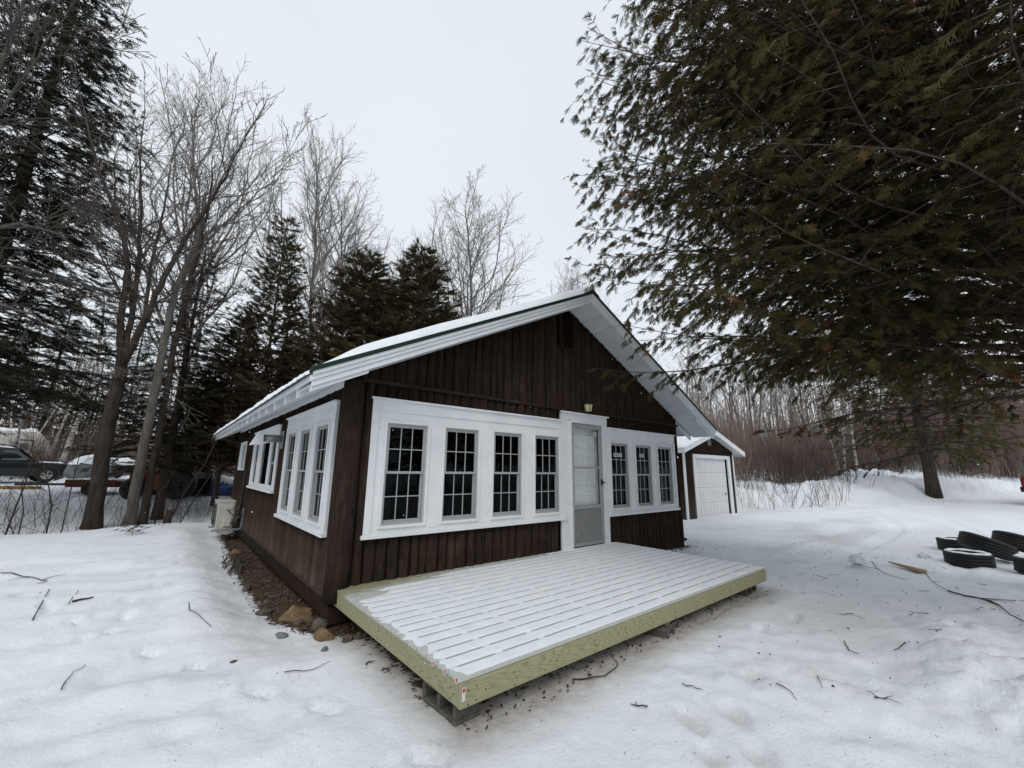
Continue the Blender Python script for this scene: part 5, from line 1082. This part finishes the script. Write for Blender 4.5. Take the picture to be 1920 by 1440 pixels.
# conifers ---------------------------------------------------------------
def proto_cedar(nb=6, sub=True):
    V, F = [], []
    def tri(a, b_, w_, z=0.0):
        a = np.array(a, float); b_ = np.array(b_, float); d = b_ - a; s_ = np.array([-d[1], d[0], 0]); s_ /= np.linalg.norm(s_) + 1e-9; k = len(V)
        V.extend([a + s_ * w_, b_, a - s_ * w_ + np.array([0, 0, z])]); F.append([k, k + 1, k + 2])
    tri((0, 0, 0), (1.05, 0, -.05), .05)
    for i in range(nb):
        t = .06 + .82 * i / nb
        for s_ in (-1, 1):
            L_ = (1.05 - t) * .66 * (1 if (i % 2) == (s_ > 0) else .8); e = (t + L_ * .85, s_ * L_ * .50, -.10 - .08 * t); tri((t, 0, -.02), e, .045, .03)
            if sub and i < nb - 1:
                mx_ = (t + L_ * .34, s_ * L_ * .20, -.04); tri(mx_, (mx_[0] + L_ * .22, mx_[1] + s_ * L_ * .40, -.06), .04, .02)
    return np.array(V, float), np.array(F)
def proto_spruce(n=5):
    V, F = [], []
    for i in range(n):
        t = i / n
        for s_ in (-1, 1):
            for (zz_, l_) in ((.10, .34), (-.09, .24)) if i % 2 else ((.02, .36),):
                a = np.array([t, 0, 0]); e = np.array([t + .3, s_ * l_ * (1 - .5 * t), zz_]); k = len(V); V.extend([a, a + np.array([.15, 0, 0]), e]); F.append([k, k + 1, k + 2])
    k = len(V); V.extend([np.array([0, -.05, 0]), np.array([0, .05, 0]), np.array([1.15, 0, 0])]); F.append([k, k + 1, k + 2])
    return np.array(V, float), np.array(F)
def scatter(name, proto, P_, D, N, S_, tint, mat):
    V, F = proto; D = D / (np.linalg.norm(D, axis=1, keepdims=True) + 1e-9); N = N - D * (N * D).sum(1, keepdims=True); N /= np.linalg.norm(N, axis=1, keepdims=True) + 1e-9; B_ = np.cross(N, D)
    W = (P_[:, None] + S_[:, None, None] * (V[None, :, 0, None] * D[:, None] + V[None, :, 1, None] * B_[:, None] + V[None, :, 2, None] * N[:, None])).reshape(-1, 3)
    FF = (F[None] + len(V) * np.arange(len(P_))[:, None, None]).reshape(-1, F.shape[1])
    return npmesh(name, W, FF, mat, False, {'tint': np.repeat(tint, len(V))})
def conifer(seed, limbs, trunk_h, trunk_r, sec_sp, spray_sp, spray_len, proto, leaf, bark, secf=.34, droop=.35, hang=.5, t0=.12, dead=.1, secmax=1.1, tipl=.12, ksec=3, trunk_pts=None, dens=None):
    """limbs: list of (h, azimuth, length, elev, sag). returns trunk, branches, foliage meshes"""
    R = np.random.default_rng(seed); a0, a1, r0, r1 = [], [], [], []; SP, SDr, SN, SS, ST = [], [], [], [], []
    for (h, az_, L_, el, sag) in limbs:
        n = 12; t = np.linspace(0, 1, n + 1); wob = R.normal(0, .05, 2); w1, w2 = R.uniform(0, 6, 2); r_ = L_ * t * math.cos(el)
        z = h + L_ * t * math.sin(el) - sag * L_ * t ** 2 + .10 * L_ * t ** 4; off = wob[0] * L_ * np.sin(t * 3) + wob[1] * L_ * t * t + .02 * L_ * t * np.sin(t * 11 + w1); z = z + .018 * L_ * np.sin(t * 9 + w2) * t; c, s_ = math.cos(az_), math.sin(az_)
        pts = np.stack([r_ * c - off * s_, r_ * s_ + off * c, z], -1); rad = np.maximum(.003, min(.034, trunk_r * .16) * (L_ / 4) ** .5 * (1 - t) ** 1.2 + .004)
        a0.append(pts[:-1]); a1.append(pts[1:]); r0.append(rad[:-1]); r1.append(rad[1:])
        ns = max(3, int(L_ * (1 - t0) / sec_sp)); ts = t0 + (1 - t0) * (np.arange(ns) + R.uniform(0, 1, ns)) / ns; k = np.minimum((ts * n).astype(int), n - 1); f_ = (ts * n - k)[:, None]
        base = pts[k] * (1 - f_) + pts[k + 1] * f_; tan = pts[k + 1] - pts[k]; tan /= np.linalg.norm(tan, axis=1, keepdims=True)
        side = np.cross(tan, [0, 0, 1.0]); side /= np.linalg.norm(side, axis=1, keepdims=True); sg = np.where(np.arange(ns) % 2, 1, -1)[:, None]; an = R.uniform(.5, 1.15, ns)[:, None]
        dr = tan * np.cos(an) + side * sg * np.sin(an) + np.array([0, 0, 1.0]) * R.normal(-.05, .22, ns)[:, None]; dr /= np.linalg.norm(dr, axis=1, keepdims=True)
        sl_ = np.minimum(secmax, (1.05 - ts) * L_ * secf + tipl) * R.uniform(.6, 1.25, ns); isd = R.random(ns) < dead * (1.6 - ts)
        kk = ksec; u = np.linspace(0, 1, kk + 1)[None, :, None]; q = base[:, None] + dr[:, None] * u * sl_[:, None, None] - np.array([0, 0, 1.0]) * (droop * sl_[:, None, None] * u ** 2) + R.normal(0, .018, (ns, kk + 1, 3)) * u * sl_[:, None, None]
        a0.append(q[:, :-1].reshape(-1, 3)); a1.append(q[:, 1:].reshape(-1, 3)); rr0 = np.clip(sl_ * .009, .0025, .012)[:, None] * (1 - .75 * np.linspace(0, 1, kk + 1))[None]
        r0.append(rr0[:, :-1].ravel()); r1.append(rr0[:, 1:].ravel())
        cnt = np.maximum(1, (sl_ / spray_sp).astype(int)); cnt[isd] = 0
        if dens is not None: cnt = (cnt * dens(base) + R.random(ns)).astype(int)
        si = np.repeat(np.arange(ns), cnt); m_ = len(si)
        if m_ == 0: continue
        uu = R.uniform(.12, 1.0, m_); pz = base[si] + dr[si] * (uu * sl_[si])[:, None] - np.array([0, 0, 1.0]) * (droop * sl_[si] * uu ** 2)[:, None]
        sd2 = np.cross(dr[si], [0, 0, 1.0]); s2 = R.choice([-1, 1], m_)[:, None]; D = dr[si] * R.uniform(.5, 1.1, m_)[:, None] + sd2 * s2 * R.uniform(.1, .9, m_)[:, None] - np.array([0, 0, 1.0]) * (hang * R.uniform(.3, 1.6, m_))[:, None]
        N = np.array([0, 0, 1.0]) + R.normal(0, .55, (m_, 3)); SP.append(pz); SDr.append(D); SN.append(N); SS.append(spray_len * R.uniform(.6, 1.3, m_)); cl_ = R.uniform(-.12, .12)
        ST.append(np.clip(.45 + cl_ + .16 * R.normal(size=ns)[si] + .12 * R.normal(size=m_), 0, .99) + (R.random(ns)[si] < .025) * .6)
    m = MB(); tp = trunk_pts or [(0, 0, -.3), (0, 0, trunk_h * .3), (.03, .02, trunk_h * .6), (0, .0, trunk_h)]
    P_ = []
    for i in range(len(tp) - 1):
        for tt in np.linspace(0, 1, 5)[:4 if i < len(tp) - 2 else 5]: P_.append(np.array(tp[i]) + (np.array(tp[i + 1]) - np.array(tp[i])) * tt)
    m.tube(P_, [trunk_r * (1.25 if i == 0 else 1) * (1 - .93 * max(0, i / len(P_)) ** 1.1) for i in range(len(P_))], 12)
    return (m.mesh('trunk', bark, True), seg_mesh('branches', np.concatenate(a0), np.concatenate(a1), np.concatenate(r0), np.concatenate(r1), bark),
            scatter('foliage', proto, np.concatenate(SP), np.concatenate(SDr), np.concatenate(SN), np.concatenate(SS), np.clip(np.concatenate(ST), 0, 1), leaf))
CP = ('trunk', 'branches', 'foliage')
def lim(R, n, h0, h1, Lf, el=(.0, .3), sag=(.1, .3), az=None):
    o_ = []
    for i in range(n):
        h = h0 + (h1 - h0) * (i + R.random()) / n; a_ = (i * 2.39996 + R.uniform(-.3, .3)) if az is None else R.uniform(*az); o_.append((h, a_, Lf(h) * R.uniform(.78, 1.15), R.uniform(*el), R.uniform(*sag)))
    return o_
R = random.Random(21)
pc, pcl, ps = proto_cedar(6, True), proto_cedar(5, False), proto_spruce()
# the big near cedar: trunk outside the frame on the right, limbs reaching in over the driveway
NT = (7.6, -5.35)
NL = []
def near_L(h, a_): return (.62 + .38 * min(1, max(0, h - 2.4) / 1.4)) * (6.45 + .04 * max(0, min(h, 8) - 4)) if h < 9.5 else 6.6 * (14.5 - h) / 5
for i in range(185):
    h = 2.45 + 9.2 * ((i + R.random()) / 185); a_ = R.uniform(1.3, 3.75)
    L_ = near_L(h, a_) * R.uniform(.58, 1.0) ** .85 * (1 if a_ > 2.1 else .8); NL.append((h, a_, L_, R.uniform(.0, .26), R.uniform(.08, .26)))
for i in range(34):
    h = 3 + 8 * R.random(); a_ = R.uniform(-2.4, 1.4); NL.append((h, a_, near_L(h, a_) * R.uniform(.6, .9), R.uniform(0, .25), R.uniform(.1, .25)))
for i in range(60):
    h = 3.0 + 5.6 * (i + R.random()) / 60; a_ = R.uniform(2.3, 3.0); NL.append((h, a_, 6.5 * R.uniform(.86, 1.0), R.uniform(.0, .24), R.uniform(.08, .24)))
ms = conifer(101, NL, 13, .26, .12, .049, .142, proto_cedar(4, True), 'cedar_leaf', 'cedar_bark', ksec=2, secf=.22, droop=.38, hang=.75, t0=.14, dead=.12, secmax=.9, tipl=.26, dens=lambda b_: np.where(b_[:, 0] > 1.5, .2, np.where(np.hypot(b_[:, 0], b_[:, 1]) < 2.2, .4, 1.0)))
tree_thing('cedar_tree', 'huge dark cedar filling the upper right of the photo, sprays hanging over the cabin ridge', ms, (NT[0], NT[1], Hs(*NT)), 0, 1, None, CP)
# second tree: dark conifer whose trunk stands on the far snow bank
def lf2(h): return 4.4 if h < 6 else 4.4 * (15.5 - h) / 9.5
ms = conifer(102, lim(R, 190, 1.9, 15, lf2, (-.1, .15), (.05, .2)), 16, .235, .17, .065, .19, pcl, 'cedar_leaf', 'dark_bark', secf=.3, t0=.2, dead=.3)
p = at(1747, 905, 18); tree_thing('cedar_tree', 'dark evergreen whose thick trunk stands on the snow bank right of the garage', ms, (p[0], p[1], Hs(p[0], p[1])), 1.0, 1.0, None, CP)
# mid-distance bronze cedars
def bronze(seed, H_, rad, lo, n, dn=None, wide=1.0):
    return conifer(seed, lim(R, n, lo, H_ * .985, lambda h: rad * (min(1, (H_ - h) / (H_ * .75)) ** .8) + .15, (.3, .95), (.05, .2)), H_, .11, .13, .068, .27, pcl, 'bronze_cedar_leaf', 'cedar_bark', secf=.36, droop=.0, hang=-.12, t0=.1, dead=.04, secmax=.8, ksec=2, tipl=.2)
br0, br1 = bronze(201, 10.3, 2.35, 1.4, 240), bronze(202, 12.6, 2.6, 2.0, 130)
x, y, z = place_px(463, 950, 15.4); tree_thing('bronze_cedar', 'open bronze-green cedar with a pointed top left of the cabin roof', br1, (x, y, z), .5, 1.0, 'bronze cedars behind the cabin', CP)
x, y, z = place_px(646, 950, 14.9); tree_thing('bronze_cedar', 'left one of the two dense bronze cedars above the cabin roof', br0, (x, y, z), 1.7, (1.38, 1.38, 1.0), 'bronze cedars behind the cabin', CP)
x, y, z = place_px(760, 950, 14.9); tree_thing('bronze_cedar', 'right one of the two dense bronze cedars above the cabin roof', br0, (x, y, z), 4.0, (1.4, 1.4, 1.02), 'bronze cedars behind the cabin', CP)
x, y, z = place_px(400, 950, 16.5); tree_thing('bronze_cedar', 'low bronze cedar filling the gap left of the pointed cedar', br0, (x, y, z), 2.9, (1.05, 1.05, .78), 'bronze cedars behind the cabin', CP)
x, y, z = place_px(520, 950, 17.0); tree_thing('bronze_cedar', 'low bronze cedar between the pointed cedar and the twin cedars', br0, (x, y, z), 5.3, (1.0, 1.0, .72), 'bronze cedars behind the cabin', CP)
# spruces
def spruce(seed, H_, rad, lo, n, sp=.30, sl_=.24, ss=.11):
    return conifer(seed, lim(R, n, lo, H_ * .985, lambda h: rad * (min(1, (H_ - h) / (H_ * .85))) ** .85 + .12, (-.05, .2), (.15, .35)), H_, .16 * H_ / 14, sp, ss, sl_, ps, 'spruce_needle', 'dark_bark', secf=.3, droop=.12, hang=.12, t0=.1, dead=.06, secmax=.9, ksec=2)
sp_big = spruce(301, 24, 4.9, 3.6, 300, .17, .26, .085)
sp_a, sp_b = spruce(302, 14, 2.5, 2.2, 170, .2, .30, .10), spruce(303, 16, 3.3, 2.0, 190, .24, .34, .12)
p = at(-135, 930, 11.5); tree_thing('spruce', 'very tall dark spruce filling the upper left corner of the photo', sp_big, (p[0], p[1], Hs(p[0], p[1])), .3, 1, None, CP)
p = at(300, 940, 14.2); tree_thing('spruce', 'slim dark spruce behind the grey leaning trunk', sp_a, (p[0], p[1], Hs(p[0], p[1])), 1.3, (1.0, 1.0, .74), None, CP)
SPX = [(-170, 20, .95), (-40, 31, 1.1), (60, 34, 1.0), (150, 29, .72), (215, 33, .9), (330, 27, .62), (420, 30, .7), (-330, 16, 1.0)]
for i, (u, dep, sc) in enumerate(SPX):
    x, y, z = place_px(u, 880, dep); tree_thing('spruce', 'dark spruce in the left wood, ' + where(u, dep, 28), (sp_b, sp_a)[i % 2], (x, y, z - .1), i * 1.3, sc, 'dark spruces in the wood on the left', CP)
for i, (u, dep, sc) in enumerate([(1620, 38, .5), (1690, 37, .45), (1760, 38, .5), (1860, 37, .5), (1930, 38, .55), (1640, 33, .62), (1800, 36, .72), (1880, 30, .66), (1990, 34, .8), (1500, 48, .62), (1565, 44, .5), (2120, 26, .8), (1700, 46, .8)]):
    x, y, z = place_px(u, 880, dep); tree_thing('spruce', 'dark evergreen in the right wood, ' + where(u, dep, 35), (sp_b, sp_a)[i % 2], (x, y, z - .1), i * 2.1, sc, 'dark evergreens in the wood on the right', CP)
# trees behind and beside the viewpoint (they are what the window panes mirror)
for i, (x, y, sc) in enumerate([(-22 + 3.6 * k + 1.2 * math.sin(k * 5), -23 - 5 * (k % 2) - 2 * math.sin(k * 3), .9 + .15 * math.sin(k * 7)) for k in range(16)] + [(-20, -12, 1), (-19, -3, 1), (-22, 5, 1), (-17.5, 11, 1), (-24, 0, 1.1), (-15, 18, .9)]):
    tree_thing('spruce', 'dark spruce of the wood around the yard, outside the picture', (sp_b, sp_a)[i % 2], (x, y, Hs(x, y) - .1), i * 1.7, sc, 'dark spruces around the yard outside the picture', CP)

# birches, small bare trees, brush ------------------------------------------
BL = [(20, 27, .8, 0), (28, 24, .75, 2), (40, 29, .85, 0), (75, 26, .95, 1), (52, 31, .8, 2), (98, 28, .6, 1), (135, 30, .7, 0), (355, 24, .9, 0), (375, 27, .8, 2), (305, 30, .8, 0), (395, 26, .7, 1)]
for i, (u, dep, sc, k) in enumerate(BL):
    x, y, z = place_px(u, 870, dep); tree_thing('birch', 'white birch stem in the left wood, ' + where(u, dep, 26.5), birch[k], (x, y, z - .1), (0, 2.2, 4.1, 1.0)[i % 4] if k != 1 else -.5 + .3 * (i % 3), sc, 'white birches in the wood on the left')
x, y, z = place_px(116, 866, 23); q = at(178, 712, 23.5)
led_tree('birch', 'leaning white birch trunk right of the camper', [[np.array([x, y, z - .1]), *A_([(128, 830, 23), (152, 775, 23.2), (172, 735, 23.4), (182, 690, 23.6), (190, 620, 23.8)])]], [(.13, .06)], 30, 'birch_bark', 'grey_twig_bark', PL, 2)
for i, (u, dep, sc, k) in enumerate([(1574, 24, .8, 0), (1582, 24.4, .82, 2), (1606, 25, .85, 0), (1545, 29, .7, 2), (1655, 27, .9, 1), (1420, 32, .75, 0), (1450, 36, .8, 2), (1500, 33, .7, 0), (1630, 31, .8, 2), (1890, 27, .75, 2), (1840, 33, .8, 0), (1360, 38, .8, 0), (1390, 41, .8, 2), (1520, 38, .8, 1), (1710, 34, .9, 0), (1300, 44, .9, 0)]):
    x, y, z = place_px(u, 880, dep); tree_thing('birch', 'pale birch stem in the right wood, ' + where(u, dep, 31.5), birch[k], (x, y, z - .1), (i * 1.9) % 6.28, sc, 'pale birches in the brush on the right')
for i in range(42):
    u = 1180 + 15.5 * i + R.uniform(-8, 8); dep = R.uniform(34, 60); x, y, z = place_px(u, 880, dep)
    tree_thing('bare_tree', 'small grey bare tree in the twiggy wood, ' + where(u, dep, 47), small[i % 3], (x, y, z - .1), R.uniform(0, 6.28), R.uniform(.72, 1.1), 'grey bare trees in the wood on the right')
for i in range(26):
    u = 20 + 37 * i + R.uniform(-12, 12); dep = R.uniform(27, 44); x, y, z = place_px(u, 880, dep)
    tree_thing('bare_tree', 'small bare tree in the wood, ' + where(u, dep, 35), small[i % 3], (x, y, z - .1), R.uniform(0, 6.28), R.uniform(.5, .85), 'bare trees in the wood on the left')
def brush_mesh(seed, ns, rad, h0, h1, lean, twigs, mat, r=.009, name='brush_stems'):
    Rb = random.Random(seed); S0, S1, A0, A1 = [], [], [], []
    for i in range(ns):
        a_ = Rb.uniform(0, 6.283); q = Rb.random() ** .5 * rad; p = (q * math.cos(a_), q * math.sin(a_), -.1); la = Rb.uniform(0, 6.283) if lean < .3 else a_; le = Rb.uniform(0, lean); d = nrm((math.cos(la) * le, math.sin(la) * le, 1)); h = Rb.uniform(h0, h1); n = 6; rr_ = r * Rb.uniform(.7, 1.5) * h / h1
        for j in range(n):
            d = nrm((d[0] + Rb.gauss(0, .06), d[1] + Rb.gauss(0, .06), d[2] + .04)); p2 = tuple(p[c] + d[c] * h / n for c in range(3)); ra, rb_ = rr_ * (1 - .8 * j / n), rr_ * (1 - .8 * (j + 1) / n); S0.append(p); S1.append(p2); A0.append(ra); A1.append(rb_)
            if j > 0:
                for t in range(twigs):
                    f_ = Rb.random(); pp = tuple(p[c] + (p2[c] - p[c]) * f_ for c in range(3)); an = Rb.uniform(0, 6.283); dd = nrm((d[0] * .8 + .7 * math.cos(an), d[1] * .8 + .7 * math.sin(an), d[2] * .9)); L_ = Rb.uniform(.15, .32) * h * (1 - .08 * j) * .8
                    e1 = tuple(pp[c] + dd[c] * L_ * .5 for c in range(3)); dd = nrm((dd[0], dd[1], dd[2] + .3)); e2 = tuple(e1[c] + dd[c] * L_ * .5 for c in range(3)); S0 += [pp, e1]; S1 += [e1, e2]; A0 += [ra * .55, ra * .4]; A1 += [ra * .4, ra * .2]
            p = p2
    return seg_mesh(name, S0, S1, A0, A1, mat)
brushR = [brush_mesh(500 + i, 70, 1.5, 2.2, 4.6, .25, 3, 'brush_bark', .013) for i in range(4)]
brushL = [brush_mesh(520 + i, 10, .6, .7, 2.5, .7, 2, 'twig_bark', .007) for i in range(4)]
fan = brush_mesh(540, 40, .35, 3.0, 4.5, .9, 1, 'grey_twig_bark', .018)
def brush(me_, x, y, sc, lab, grp, rz=None):
    o = nobj('brush_clump', me_); o.location = (x, y, Hs(x, y)); o.rotation_euler = (0, 0, R.uniform(0, 6.28) if rz is None else rz); o.scale = (sc, sc, sc * R.uniform(.8, 1.1)); props(o, lab, 'bush', grp); return o
for i in range(100):
    u = R.uniform(1290, 1980); dep = R.uniform(21, 44) if u < 1480 else R.uniform(24.5, 36); p = at(u, 880, dep)
    brush(brushR[i % 4], p[0], p[1], R.uniform(.85, 1.35) * (1 if u < 1560 else .9), 'thicket of thin reddish stems, ' + where(u, dep, 31), 'reddish brush along the right-hand wood edge')
for i in range(64):
    u = R.uniform(-20, 470); dep = R.uniform(24, 40); p = at(u, 880, dep)
    brush(brushR[i % 4], p[0], p[1], R.uniform(.6, 1.0), 'thicket of thin brown stems, ' + where(u, dep, 31), 'brown brush along the left wood edge')
for i in range(26):
    u = R.uniform(1780, 1985); dep = R.uniform(21, 29); p = at(u, 880, dep)
    brush(brushR[i % 4], p[0], p[1], R.uniform(.8, 1.1), 'thicket of thin reddish stems, ' + where(u, dep, 25), 'reddish brush along the right-hand wood edge')
for i, (u, dep) in enumerate([(1800, 24), (1835, 26), (1775, 27)]): p = at(u, 880, dep); brush(fan, p[0], p[1], 1.5, 'fan of pale bent stems right of the thick trunk', 'fans of pale stems right of the thick trunk')
for i in range(44):
    u = R.uniform(1385, 1600) if i < 32 else R.uniform(1600, 1900); dep = R.uniform(17, 21.5) if i < 32 else R.uniform(20, 25); p = at(u, 880, dep)
    brush(brushL[i % 4], p[0], p[1], R.uniform(.7, 1.15), 'small dark bare bush in the snow bank, ' + where(u, dep, 19.5), 'dark bare bushes on the snow bank')
for i in range(44):
    u = R.uniform(-60, 440); dep = R.uniform(10.6, 15.5); p = at(u, 900, dep); s_ = R.uniform(.45, .95)
    brush(brushL[i % 4], p[0], p[1], s_, 'tangled leafless bush past the yard edge, ' + where(u, dep, 13), 'leafless bushes along the left yard edge')
# single leaning saplings
for i, (L_, r_, lab) in enumerate([([(312, 982, 11.4), (345, 925, 11.3), (385, 868, 11.2), (402, 835, 11.1)], .022, 'dark leaning sapling left of the heat pump'), ([(335, 980, 11.2), (365, 935, 11.2), (392, 895, 11.2), (420, 868, 11.2)], .016, 'second leaning sapling beside the heat pump'),
        ([(412, 955, 11.6), (402, 920, 11.6), (408, 880, 11.6)], .016, 'short upright sapling just left of the heat pump'), ([(8, 1000, 9.8), (30, 950, 9.8), (48, 905, 9.9), (60, 860, 10)], .02, 'dark leaning sapling at the left photo edge'),
        ([(88, 998, 10), (97, 950, 10), (92, 915, 10), (84, 880, 10)], .018, 'crooked sapling left of the dark forked tree'), ([(35, 1002, 9.9), (44, 960, 9.9), (40, 910, 9.9), (66, 850, 9.9)], .014, 'thin sapling crossing its neighbour at the left edge'),
        ([(290, 980, 11.6), (300, 925, 11.6), (318, 900, 11.6)], .02, 'dark sapling right behind the tree stump'), ([(120, 975, 10.6), (135, 910, 10.7), (150, 850, 10.8), (185, 790, 10.8)], .013, 'slender sapling leaning against the dark forked tree')]):
    P_ = A_(L_); P_[0][2] = Hs(P_[0][0], P_[0][1]) - .05; b0 = P_[0]; segs = []; Rz = random.Random(i + 70); PQ = {1: (.2, .1, .05, 6, .5, .7, .2), 2: (.2, .15, .05, 2, .45, .6, .2), 3: (.2, .15, .0, 0, .4, .5, .2), 'levels': 3, 'rmin': .004, 'rk': .008, 'prof': prof_pop}
    t_ = thing('sapling', lab, 'sapling', tuple(b0)); MB().tube([p_ - b0 for p_ in P_], [r_ * (1 - .6 * k / len(P_)) for k in range(len(P_))], 7).build('stem', 'twig_bark', t_, True)
    for c in range(9):
        k = Rz.randrange(0, len(P_) - 1); f_ = Rz.random(); pp = P_[k] + (P_[k + 1] - P_[k]) * f_ - b0; branch(Rz, segs, tuple(pp), nrm((Rz.gauss(0, 1), Rz.gauss(0, 1), .9)), Rz.uniform(.3, .9), .006, 1, PQ)
    branch(Rz, segs, tuple(P_[-1] - b0), nrm(tuple(P_[-1] - P_[-2])), 1.2, r_ * .45, 1, PQ)
    props(nobj('branches', seg_mesh('branches', [s[0] for s in segs], [s[1] for s in segs], [s[2] for s in segs], [s[3] for s in segs], 'twig_bark'), t_), kind='stuff')
p = at(246, 1008, 9.3); t_ = thing('spruce_seedling', 'tiny spruce seedling poking out of the snow at the yard edge', 'seedling', (p[0], p[1], Hs(p[0], p[1]))); sm_ = conifer(900, [(.02 + .03 * i, i * 2.4, .22, .5, .1) for i in range(7)], .3, .008, .06, .03, .07, ps, 'spruce_needle', 'dark_bark', t0=.1)
for nm, me_ in zip(CP, sm_): nobj(nm, me_, t_)
# the far wood closing the horizon
Rn = np.random.default_rng(77); n = 1900; a_ = Rn.uniform(-.6, 2.9, n); d_ = Rn.uniform(52, 78, n); x = CC[0] + d_ * np.cos(a_); y = CC[1] + d_ * np.sin(a_); z = H(x, y) - .5; h = Rn.uniform(6, 13, n); P0 = np.stack([x, y, z], -1); P1 = P0 + np.stack([Rn.normal(0, .6, n), Rn.normal(0, .6, n), h], -1)
S0, S1, A0, A1 = [P0], [P1], [Rn.uniform(.05, .14, n)], [np.full(n, .02)]
for j in range(9):
    t = Rn.uniform(.1, .95, n)[:, None]; q = P0 + (P1 - P0) * t; an = Rn.uniform(0, 6.28, n); L_ = Rn.uniform(.8, 2.6, n); e = q + np.stack([np.cos(an) * L_ * .6, np.sin(an) * L_ * .6, L_ * .8], -1); S0.append(q); S1.append(e); A0.append(np.full(n, .028)); A1.append(np.full(n, .012))
props(nobj('far_woods', seg_mesh('far_woods', np.concatenate(S0), np.concatenate(S1), np.concatenate(A0), np.concatenate(A1), 'brush_bark')), 'far leafless wood closing the horizon all round', kind='stuff')
# light flurry of snowflakes in the air
n = 200; d_ = Rn.uniform(1.2, 7.5, n); u_ = Rn.uniform(100, 1900, n); v_ = Rn.uniform(60, 1250, n); C_ = np.array([at(a, b_, c) for a, b_, c in zip(u_, v_, d_)]); C_ += 0
C_ = C_[(C_[:, 2] > .05) & ~((C_[:, 1] > -.2) & (C_[:, 0] > -.3))]; n = len(C_)
oc = np.array([[1, 0, 0], [0, 1, 0], [-1, 0, 0], [0, -1, 0], [0, 0, 1], [0, 0, -1]]); fc = np.array([[0, 1, 4], [1, 2, 4], [2, 3, 4], [3, 0, 4], [1, 0, 5], [2, 1, 5], [3, 2, 5], [0, 3, 5]])
V = C_[:, None] + oc[None] * Rn.uniform(.0014, .0032, n)[:, None, None] * Rn.uniform(.6, 1.4, (n, 6, 1))
props(nobj('snowflakes', npmesh('snowflakes', V.reshape(-1, 3), (fc[None] + 6 * np.arange(n)[:, None, None]).reshape(-1, 3), 'snow_cover')), 'sparse snowflakes drifting through the air', kind='stuff')
